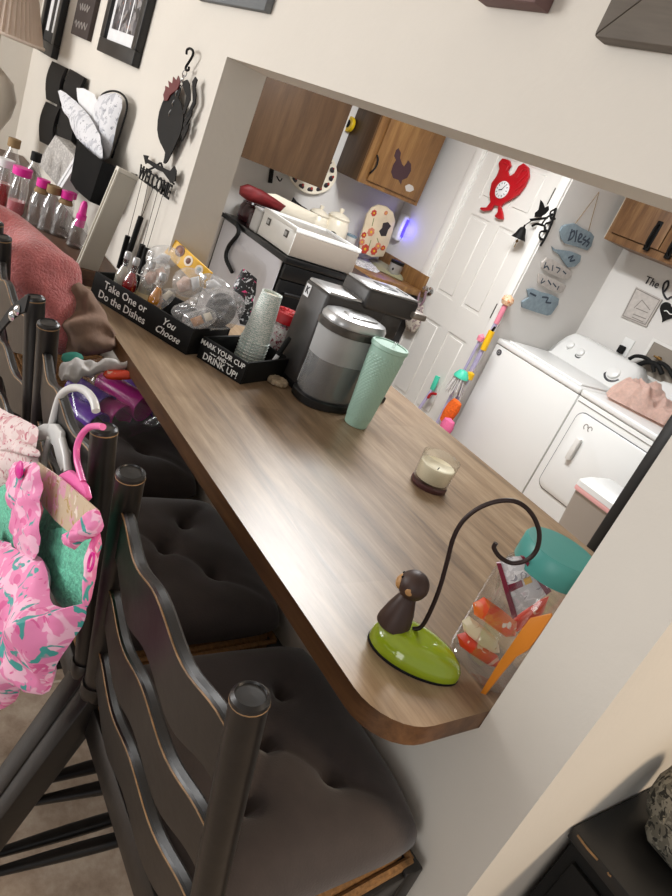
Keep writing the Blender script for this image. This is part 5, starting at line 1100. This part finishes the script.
c_ = P(487, 341, y=ty-.03); bm = BM(); a = P(492, 331, y=ty-.035); b = P(483, 350, y=ty-.035); tube(bm, [a, b], .021, 12, 0); tube(bm, [a, P(495, 327, y=ty-.035)], .008, 8, 1); tube(bm, [b, Vector((b.x-.01, b.y, .02))], .010, 10, 2)
one('yellow_squeegee', bm, ['yel', 'matblack', 'lilac'], 'pole with a yellow grip standing before the lilac mop handle', 'broom')
bm = BM(); a = P(481, 338, y=ty); lathe(bm, [(.001, -.03), (.022, -.02), (.024, .01), (.001, .03)], Matrix.Translation(a), 14); tube(bm, [a, Vector((a.x-.015, a.y, .02))], .009, 8, 1)
one('pink_duster', bm, [mat('pink_knob', '#f08ba0', .5), 'lilac'], 'thin pole with a pink knob behind the yellow-gripped pole', 'pole')
br = thing('dish_brush', P(460, 378, y=ty-.09), 'aqua brush with white bristles hanging head down beside the mop', 'brush'); hd_ = P(461, 377, y=ty-.1)
bm = BM(); lathe(bm, [(.001, .05), (.028, .042), (.048, .012), (.05, -.004), (.001, -.008)], Matrix.Translation(hd_), 20); mk('brush_head', bm, 'aquap', br)
bm = BM()
for k in range(40):
    a = k*2.4; r_ = .045*math.sqrt(k/40); tube(bm, [hd_+Vector((r_*math.cos(a), r_*math.sin(a), -.004)), hd_+Vector((r_*1.5*math.cos(a), r_*1.5*math.sin(a), -.09-.02*(k % 3)))], .004, 5)
o_ = mk('bristles', bm, 'bristle', br)
bm = BM(); tube(bm, [hd_+Vector((0, 0, -.05)), Vector((hd_.x-.01, hd_.y, .02))], .011, 10); mk('handle', bm, 'lilac', br)
bm = BM(); a = P(470, 376, y=ty-.05); lathe(bm, [(.001, -.03), (.025, -.02), (.025, .02), (.001, .03)], Matrix.Translation(a), 14); tube(bm, [a, Vector((a.x-.015, a.y, .02))], .009, 8, 1); one('yellow_knob_pole', bm, ['yel', 'lilac'], 'pole with small yellow knob right of the aqua brush', 'pole')
od = thing('orange_duster', P(450, 412, y=ty-.16), 'fuzzy orange duster standing below the aqua brush', 'duster'); bm = BM(); q = P(451, 411, y=ty-.17); fr = Matrix.Translation(q) @ Matrix.Rotation(.18, 4, 'Y'); lathe(bm, [(.001, -.10), (.035, -.085), (.048, -.03), (.05, .03), (.036, .075), (.001, .085)], fr, 20, sx=1, sy=.7); mk('duster_head', bm, 'orangefuzz', od); bm = BM(); tube(bm, [q+Vector((0, 0, -.09)), Vector((q.x-.01, q.y, .01))], .012, 10); mk('handle', bm, 'matblack', od)
pkd = thing('fluffy_duster', P(446, 428, y=ty-.22), 'fuzzy pink duster lowest beside the washer', 'duster'); bm = BM(); q = P(447, 426, y=ty-.22); lathe(bm, [(.001, -.08), (.04, -.06), (.05, 0), (.04, .04), (.001, .055)], Matrix.Translation(q), 18, sx=1, sy=.7); mk('duster_head', bm, 'pinkfuzz', pkd); bm = BM(); tube(bm, [q+Vector((0, 0, -.07)), Vector((q.x, q.y, .01))], .012, 10); mk('handle', bm, 'lilac', pkd)
tq = thing('grabber_stick', P(435, 383, y=ty-.05), 'stick with aqua grip and red trigger leaning on the white door', 'grabber'); a, b = P(438, 376, y=DY-.03), P(432, 390, y=DY-.035); bm = BM(); bar(bm, b, a, .034, .02, (0, 1, 0), .004); mk('grip', bm, 'aquap', tq)
bm = BM(); tube(bm, px3([(436, 394), (431, 394), (428, 398)], y=DY-.05), .010, 8, smooth=4); mk('trigger', bm, 'red', tq); bm = BM(); tube(bm, [b, Vector((b.x-.02, b.y-.06, .02))], .011, 8); mk('shaft', bm, 'lilac', tq)
# ================================================================== LAUNDRY ALCOVE
WF = 3.50; WZ = .92
def machine(name, x0, x1, label, dryer):
    m_ = thing(name, (x0, WF, 0), label, 'dryer' if dryer else 'washing machine'); y1 = AY-.05
    bm = BM(); box(bm, (x0, WF, .03), (x1, y1, WZ-.045), bev=.008); mk('cabinet', bm, 'white', m_)
    bm = BM(); box(bm, (x0-.001, WF-.006, WZ-.043), (x1+.001, y1, WZ-.004), bev=.012, seg=3); mk('top_deck', bm, 'white', m_)
    # rounded control console
    cz0, cz1, cyb, cyf = WZ-.006, WZ+.19, y1, y1-.20; bm = BM(); rows = []
    n = 18
    for k in range(n+1):
        x = x0+.015+(x1-x0-.03)*k/n; e = min(k, n-k)/n; h = cz0+(cz1-cz0)*min(1, (1-(1-min(1, e/.16))**2.4)**.5+.0) if e < .16 else cz1
        h = max(h, cz0+.012)
        rows.append([Vector((x, cyf-.02, cz0)), Vector((x, cyf, cz0+(h-cz0)*.12)), Vector((x, cyf+.075, h-.012)), Vector((x, cyf+.095, h)), Vector((x, cyb-.01, h)), Vector((x, cyb, h-.01)), Vector((x, cyb, cz0))])
    loft(bm, rows); con = mk('console', bm, 'white', m_)
    nrm = Vector((0, -(.15), .075)).normalized(); slope = Vector((0, .075, .138)).normalized()
    fr = frame((0, cyf+.002, cz0+.024), (1, 0, 0), slope); 
    def knob(x, v, r, big):
        c_ = Vector((x, cyf, cz0+.02))+slope*v; f_ = frame(c_, (1, 0, 0), slope); bm = BM()
        lathe(bm, [(r*1.05, .0), (r*1.05, .004), (r*.85, .005), (r*.78, .022), (r*.6, .026), (.001, .026)], f_, 28); lathe(bm, [(r*1.3, .0006), (r*1.28, .0046), (r*1.0, .0056)], f_, 28, 1, caps=False); mk('knob', bm, ['white', mat('dark_ring', '#3a3a3d', .4)], con)
    if dryer: knob(x0+.20, .075, .05, 1); knob(x0+.48, .08, .03, 0)
    else: 
        knob(x0+.14, .10, .034, 0); knob(x0+.24, .09, .034, 0); knob(x0+.53, .08, .05, 1)
        bm = BM(); f_ = frame(Vector((x0+.11, cyf-.002, cz0+.02))+slope*.06, (1, 0, 0), slope); strip(bm, [f_ @ Vector((k*.01, .004*math.sin(k*2), .001)) for k in range(6)], .003, f_.to_3x3() @ Vector((0, 0, 1)), 0); mk('panel_print', bm, 'graytxt', con)
    if dryer:
        bm = BM(); dy = WF-.012; dx0, dx1, dz0, dz1 = x0+.055, x1-.05, .30, WZ-.115
        loft(bm, [rrect(dx0-.006, dz0-.006, dx1+.006, dz1+.006, .055, WF-.001), rrect(dx0-.006, dz0-.006, dx1+.006, dz1+.006, .055, WF-.004)]); mk('door_seal', bm, mat('grey_seal', '#77777a', .6), m_)
        bm = BM(); loft(bm, [rrect(dx0, dz0, dx1, dz1, .05, WF-.002), rrect(dx0, dz0, dx1, dz1, .05, dy+.004), rrect(dx0+.005, dz0+.005, dx1-.005, dz1-.005, .048, dy)]); d_ = mk('door', bm, 'white', m_)
        bm = BM(); hx = dx0+.085; box(bm, (hx, dy-.03, dz1-.27), (hx+.035, dy+.001, dz1-.13), bev=.008); mk('handle', bm, 'trimw', d_)
        bm = BM(); 
        for q in range(2): c_ = Vector((dx0+.09+.03*q, dy-.0005, dz1-.06)); strip(bm, [c_+Vector((.013*math.cos(a*.9), 0, .016*math.sin(a*.9))) for a in range(6)], .005, (0, -1, 0))
        mk('door_sticker', bm, 'graytxt', d_)
        bm = BM(); box(bm, (x0+.01, WF-.003, WZ-.075), (x1-.01, WF+.001, WZ-.071)); mk('panel_seam', bm, 'graytxt', m_)
    else:
        bm = BM(); ly = y1-.23; box(bm, (x0+.045, WF+.05, WZ-.006), (x1-.045, ly, WZ+.008), bev=.006, seg=3); mk('lid', bm, 'white', m_)
        bm = BM(); f_ = frame((x0+.055, WF-.001, WZ-.085), (1, 0, 0), (0, 0, 1)); lathe(bm, [(.02, 0), (.02, .003), (.001, .004)], f_, 20); lathe(bm, [(.012, .0042), (.006, .0046)], f_, 16, 1, caps=False); mk('badge', bm, [mat('dark_badge', '#4a4a4e', .4), 'silver'], m_)
    for sx in (x0+.04, x1-.08):
        for sy in (WF+.04, y1-.08): bm = BM(); lathe(bm, [(.02, 0), (.022, .03), (.001, .031)], T(sx+.02, sy+.02, 0), 12); mk('foot', bm, 'matblack', m_)
    return m_
machine('washing_machine', -2.832, -2.122, 'white top-loading washing machine at left in the laundry alcove', False)
machine('clothes_dryer', -2.114, -1.404, 'white clothes dryer with front door right of the washing machine', True)
# peach towel heaped on the dryer
f0, f1 = P(606, 396, z=WZ+.01), P(676, 432, z=WZ+.01); bk = P(612, 383, z=WZ+.06)
A_ = f0; U_ = (f1-f0); U_.z = 0; L_ = U_.length; U_.normalize(); V_ = Vector((-U_.y, U_.x, 0)); Wd = .24
bm = BM(); nu, nv = 60, 30; vt = {}
def twh(u, w):
    e = max(0, (1-abs(2*u-1)**4))**.6*max(0, (1-abs(2*w-1)**3))**.6
    n1 = 1-abs(noise.noise((u*3.2, w*2.4, 2.7)))*2; n2 = 1-abs(noise.noise((u*7, w*4, 9.1)))*2
    return e*(.075+.055*n1+.022*n2+.035*math.sin(u*2.6+.4))
for i in range(nu+1):
    for j in range(nv+1):
        u, w = i/nu, j/nv; wob = .022*noise.noise((u*6, w*6, 1)); wob2 = .03*noise.noise((u*5, w*4, 7))
        vt[i, j] = bm.verts.new(A_+U_*(u*L_+wob2)+V_*(w*Wd+wob)+Vector((0, 0, max(.002, twh(u, w)))))
for i in range(nu):
    for j in range(nv): bm.faces.new((vt[i, j], vt[i+1, j], vt[i+1, j+1], vt[i, j+1]))
bmesh.ops.solidify(bm, geom=bm.faces[:], thickness=.006)
one('peach_towel', bm, 'towelpeach', 'crumpled peach towel lying on the dryer top', 'towel', sharp=75)
# waste bin in front of the dryer
bx_, byy, bz_ = P(579, 479, y=3.05).x, 3.05, P(579, 479, y=3.05).z
wb_ = thing('waste_bin', (bx_, byy, 0), 'slim grey waste bin with white swing lid and pink liner before the dryer', 'waste bin'); bw_, bd_ = .34, .27
bm = BM(); 
def rct(x0, x1, y0, y1, z, r=.03):
    o_ = []
    for cx_, cy_, a0 in ((x1-r, y1-r, 0), (x0+r, y1-r, 90), (x0+r, y0+r, 180), (x1-r, y0+r, 270)):
        for k in range(5): a = R(a0+22.5*k); o_.append(Vector((cx_+r*math.cos(a), cy_+r*math.sin(a), z)))
    return o_
loft(bm, [rct(bx_+.03, bx_+bw_-.03, byy+.03, byy+bd_-.03, 0), rct(bx_, bx_+bw_, byy, byy+bd_, bz_-.03)]); mk('bin_body', bm, mat('warm_grey_bin', '#a89f96', .4, metal=.3), wb_)
bm = BM(); loft(bm, [rct(bx_-.006, bx_+bw_+.006, byy-.006, byy+bd_+.006, bz_-.052), rct(bx_-.008, bx_+bw_+.008, byy-.008, byy+bd_+.008, bz_-.04), rct(bx_-.004, bx_+bw_+.004, byy-.004, byy+bd_+.004, bz_-.026)]); mk('bin_liner', bm, mat('pink_liner', '#e2a7a4', .5), wb_)
bm = BM(); loft(bm, [rct(bx_-.006, bx_+bw_+.006, byy-.006, byy+bd_+.006, bz_-.028), rct(bx_-.006, bx_+bw_+.006, byy-.006, byy+bd_+.006, bz_), rct(bx_+.02, bx_+bw_-.02, byy+.02, byy+bd_-.02, bz_+.028)]); mk('lid', bm, 'white', wb_)
# black refrigerator against the right wall
fx0, fx1, fy0, fy1, fz = -1.145, XR-.006, 2.50, 3.24, 1.72
fg = thing('refrigerator', (fx0, fy0, 0), 'black refrigerator standing right of the laundry alcove', 'refrigerator')
bm = BM(); box(bm, (fx0+.06, fy0, .03), (fx1, fy1, fz), bev=.006); mk('body', bm, 'black', fg)
for nm, a, b in (('freezer_door', 1.2, fz), ('fridge_door', .06, 1.19)):
    bm = BM(); box(bm, (fx0, fy0+.002, a), (fx0+.055, fy1-.002, b), bev=.01, seg=3); d_ = mk(nm, bm, 'black', fg)
    bm = BM(); zc_ = a+.06 if nm == 'freezer_door' else b-.5; tube(bm, [(fx0, fy1-.06, zc_), (fx0-.03, fy1-.06, zc_+.02), (fx0-.03, fy1-.06, zc_+.36), (fx0, fy1-.06, zc_+.38)], .012, 10); mk('handle', bm, 'blkplastic', d_)
bm = BM(); box(bm, (fx0+.06, fy0+.02, 0), (fx1-.02, fy1-.02, .031)); mk('plinth', bm, 'matblack', fg)
# oak cabinets over the machines
uy = AY-.33; a = P(604, 238.5, y=uy); ux0, uz0 = a.x, a.z
uc = thing('laundry_cabinet', (ux0, uy, uz0), 'rustic oak wall cabinet over the washing machine and dryer', 'cabinet'); ux1 = XR-.01; uz1 = uz0+.62
bm = BM(); box(bm, (ux0, uy+.02, uz0), (ux1, AY-.003, uz1), bev=.002); mk('body', bm, 'cabwood2', uc)
bm = BM(); box(bm, (ux0, uy, uz0), (ux1, uy+.02, uz0+.045), bev=.001); box(bm, (ux0, uy, uz0+.045), (ux0+.03, uy+.02, uz1), bev=.001); mk('face_frame', bm, 'cabwood2', uc)
bm = BM(); box(bm, (ux0-.006, uy+.001, uz0), (ux0, AY-.003, uz1)); mk('end_edge', bm, mat('pale_edge', '#b9ad9c', .6), uc)
hP = P(653, 236, y=uy-.02); dw = (hP.x+.075)-(ux0+.03)
k = 0; xx = ux0+.03
while xx+dw < ux1:
    bm = BM(); box(bm, (xx+.003, uy-.018, uz0+.05), (xx+dw-.003, uy, uz1-.03), bev=.003); d_ = mk('door', bm, 'cabwood2', uc)
    hx = xx+dw-.075 if k % 2 == 0 else xx+.075
    bm = BM(); tube(bm, [(hx, uy-.018, hP.z-.07), (hx, uy-.043, hP.z-.05), (hx, uy-.046, hP.z), (hx, uy-.043, hP.z+.05), (hx, uy-.018, hP.z+.07)], .0075, 8, smooth=4); box(bm, (hx-.018, uy-.021, hP.z-.09), (hx+.018, uy-.017, hP.z+.09), bev=.006); mk('handle', bm, 'iron', d_)
    xx += dw; k += 1
# ---- hanging string of kitchen-word boards on the alcove's left wall
AXp = AX+.004; hs = thing('hanging_sign', P(575, 240, x=AXp), 'string of five pale blue and white word boards hung on alcove wall', 'sign')
M['sblue'] = mat('dusty_blue_board', '#8a9ba5', .7, var=.15, scale=40); M['swhite'] = mat('chalk_board', '#c3bcb6', .7, var=.12, scale=40); M['slate'] = mat('slate_script', '#3f4b5a', .7)
def board(pts, m_, strokes, w=.008):
    bm = BM(); prism(bm, px3(pts, x=AXp), (1, 0, 0), .012, 0, .002)
    for s in strokes: strip(bm, px3(s, x=AXp+.0125), w, (1, 0, 0), 1, .001, 4)
    mk('board', bm, [m_, 'slate'], hs)
board([(559, 231), (561, 226), (566, 224), (574, 223), (580, 227), (590, 232), (593, 236), (590, 246), (586, 250), (575, 246), (564, 243), (560, 238)], 'sblue', [[(572, 229), (570, 236), (568, 241)], [(570, 233), (574, 231), (574, 235), (571, 239), (568, 240)], [(577, 230), (575, 242)], [(578, 240), (582, 236), (580, 234), (578, 241), (582, 242)], [(586, 236), (583, 239), (586, 241), (582, 245)], [(590, 238), (587, 241), (589, 243), (586, 247)]], .012)
board([(551, 246), (554, 249), (562, 250), (570, 251), (580, 255), (579, 261), (574, 266), (567, 267), (563, 262), (558, 254), (552, 250)], 'sblue', [[(568, 258), (573, 256), (570, 261), (575, 260)]], .012)
board([(541, 262), (546, 257), (552, 259), (560, 264), (571, 271), (570, 276), (565, 279), (554, 275), (545, 271), (541, 267)], 'swhite', [[(546, 262), (544, 268), (547, 266), (549, 270)], [(553, 265), (552, 271)], [(556, 267), (560, 269), (557, 273)], [(563, 271), (566, 274)]])
board([(538, 273), (544, 275), (556, 280), (565, 285), (562, 291), (557, 293), (546, 288), (537, 283)], 'swhite', [[(543, 278), (541, 283), (545, 281)], [(548, 280), (551, 285)], [(553, 283), (556, 287)], [(559, 286), (557, 290)]])
board([(526, 289), (532, 288), (541, 292), (550, 294), (558, 298), (557, 304), (550, 314), (546, 315), (536, 312), (521, 307), (521, 301), (528, 297)], 'sblue', [[(542, 297), (548, 298), (546, 302), (551, 303)], [(530, 293), (536, 296)]], .012)
bm = BM(); tube(bm, px3([(575, 224), (599, 192), (588, 233)], x=AXp+.006), .0022, 6); mk('twine', bm, 'kraft', hs)
# ---- laundry wall: board sign, script, heart, outlet, hose box
LY = AY-.002
ls = thing('laundry_board', P(640, 305, y=LY), 'square chalk-white board with a house outline on the laundry wall', 'sign'); bm = BM()
bq = px3([(637, 287), (663, 300), (647, 327), (622, 317)], y=LY); prism(bm, bq, (0, -1, 0), .015, 0, .002)
for a, b in ((0, 1), (1, 2), (2, 3), (3, 0)):
    c_ = sum(bq, Vector())/4; strip(bm, [bq[a].lerp(c_, .1)+Vector((0, -.0155, 0)), bq[b].lerp(c_, .1)+Vector((0, -.0155, 0))], .006, (0, -1, 0), 1, .001, 0)
for s in ([(634, 308), (642, 300), (650, 310)], [(636, 308), (648, 313)], [(633, 314), (646, 319)], [(632, 317), (643, 322)]): strip(bm, px3(s, y=LY-.0155), .006, (0, -1, 0), 1, .001, 0)
mk('board', bm, ['swhite', 'graytxt'], ls)
bm = BM(); a = P(645, 283.5, y=LY-.001); b = P(664, 292, y=LY-.001); text(bm, 'The', frame(P(652, 282.5, y=LY-.003), PX, (0, 0, 1)), .07, 0, .002)
for s in ([(664, 292), (668, 286), (668, 281), (664, 284), (663, 292), (667, 299), (672, 297), (676, 303), (682, 306), (680, 312), (688, 311), (694, 318)],): strip(bm, px3(s, y=LY-.003), .012, (0, -1, 0), 0, .002, 5)
one('wall_script', bm, 'blackink', 'black script wall lettering above the chalk-white board', 'lettering')
bm = BM(); hc = P(669, 312, y=LY); hq = None; prism(bm, [hc+Vector((.0042*16*math.sin(a)**3, 0, .0042*(13*math.cos(a)-5*math.cos(2*a)-2*math.cos(3*a)-math.cos(4*a)))) for a in [2*PI*k/40 for k in range(40)]], (0, -1, 0), .012, 0); strip(bm, px3([(664, 311), (667, 311), (670, 314), (674, 314)], y=LY-.013), .006, (0, -1, 0), 1)
one('heart_plaque', bm, ['matblack', 'ink'], 'black heart plaque at the right edge of the laundry wall', 'plaque')
ol = thing('wall_outlet', P(624, 348, y=LY), 'white wall outlet with black plug above the washer console', 'outlet'); c_ = P(626, 347, y=LY); bm = BM(); box(bm, (c_.x-.04, LY-.006, c_.z-.06), (c_.x+.04, LY, c_.z+.06), bev=.003); mk('cover_plate', bm, 'white', ol)
bm = BM(); c_ = P(621.5, 349.5, y=LY-.02); box(bm, (c_.x-.02, LY-.04, c_.z-.026), (c_.x+.02, LY-.006, c_.z+.026), bev=.006); mk('plug', bm, 'matblack', ol)
hb = thing('hose_box', P(662, 355, y=LY), 'recessed grey valve box with black hoses on laundry wall', 'valve box'); hb0, hb1 = P(648, 366, y=LY), P(668, 345, y=LY); x0 = P(646, 356, y=LY).x; z1 = P(655, 342, y=LY).z; x1 = x0+.26; z0 = z1-.2
bm = BM(); box(bm, (x0-.02, LY-.008, z0-.02), (x1+.02, LY-.0, z0)); box(bm, (x0-.02, LY-.008, z1), (x1+.02, LY, z1+.02)); box(bm, (x0-.02, LY-.008, z0), (x0, LY, z1)); box(bm, (x1, LY-.008, z0), (x1+.02, LY, z1)); mk('frame', bm, 'trimw', hb)
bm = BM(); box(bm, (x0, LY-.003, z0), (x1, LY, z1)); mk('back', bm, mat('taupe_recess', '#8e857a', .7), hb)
for s, r_ in (([(629, 359), (636, 356), (646, 358), (652, 364), (654, 372)], .012), ([(638, 365), (648, 362), (658, 366), (662, 374)], .016), ([(652, 368), (660, 363), (668, 368), (674, 378)], .014)):
    bm = BM(); tube(bm, px3(s, y=LY-.06), r_, 10, smooth=5); mk('hose', bm, 'matblack', hb)
bm = BM(); c_ = P(658, 358, y=LY-.03); tube(bm, [c_, c_+Vector((0, .028, 0))], .012, 10); tube(bm, [c_+Vector((-.03, -.004, 0)), c_+Vector((.03, -.004, 0))], .006, 8); mk('tap', bm, mat('brass', '#8a6a3a', .35, metal=.9), hb)
# ================================================================== LIGHT
w = bpy.data.worlds.new('world'); SC.world = w; w.use_nodes = True
w.node_tree.nodes['Background'].inputs['Color'].default_value = (.95, .97, 1, 1); w.node_tree.nodes['Background'].inputs['Strength'].default_value = .45
def area(name, loc, aim, size, power, col=(1, 1, 1), sy=None):
    l = bpy.data.lights.new(name, 'AREA'); l.energy = power; l.color = col; l.size = size
    if sy: l.shape = 'RECTANGLE'; l.size_y = sy
    o = bpy.data.objects.new(name, l); COL.objects.link(o); o.location = loc
    o.rotation_euler = (Vector(aim)-Vector(loc)).to_track_quat('-Z', 'Y').to_euler(); return o
area('kitchen_ceiling_lamp', (-2.35, 2.15, 2.46), (-2.35, 2.15, 0), 1.2, 74, (.985, .995, 1), .4)
area('dining_window_light', (-3.3, -2.4, 1.6), (-2.0, .8, 1.1), 1.6, 92, (1, .99, .98), 1.4)
area('low_right_fill', (1.3, -2.5, 1.0), (-.5, .8, .55), 1.3, 27, (1, .99, .97), 1.6)  # unseen light added low at the right to brighten pillar and half wall
area('hall_lamp', (1.3, 1.9, 2.1), (-.24, 1.0, 1.0), .4, 34, (1, .80, .58))
l = bpy.data.lights.new('night_glow', 'POINT'); l.energy = .3; l.color = (.12, .1, 1); l.shadow_soft_size = .02; o = bpy.data.objects.new('night_glow', l); COL.objects.link(o); o.location = P(399, 229, y=BY-.05)+Vector((.07, 0, .02))
SC.view_settings.view_transform = 'Standard'; SC.view_settings.look = 'None'; SC.view_settings.gamma = 1; SC.view_settings.exposure = 0
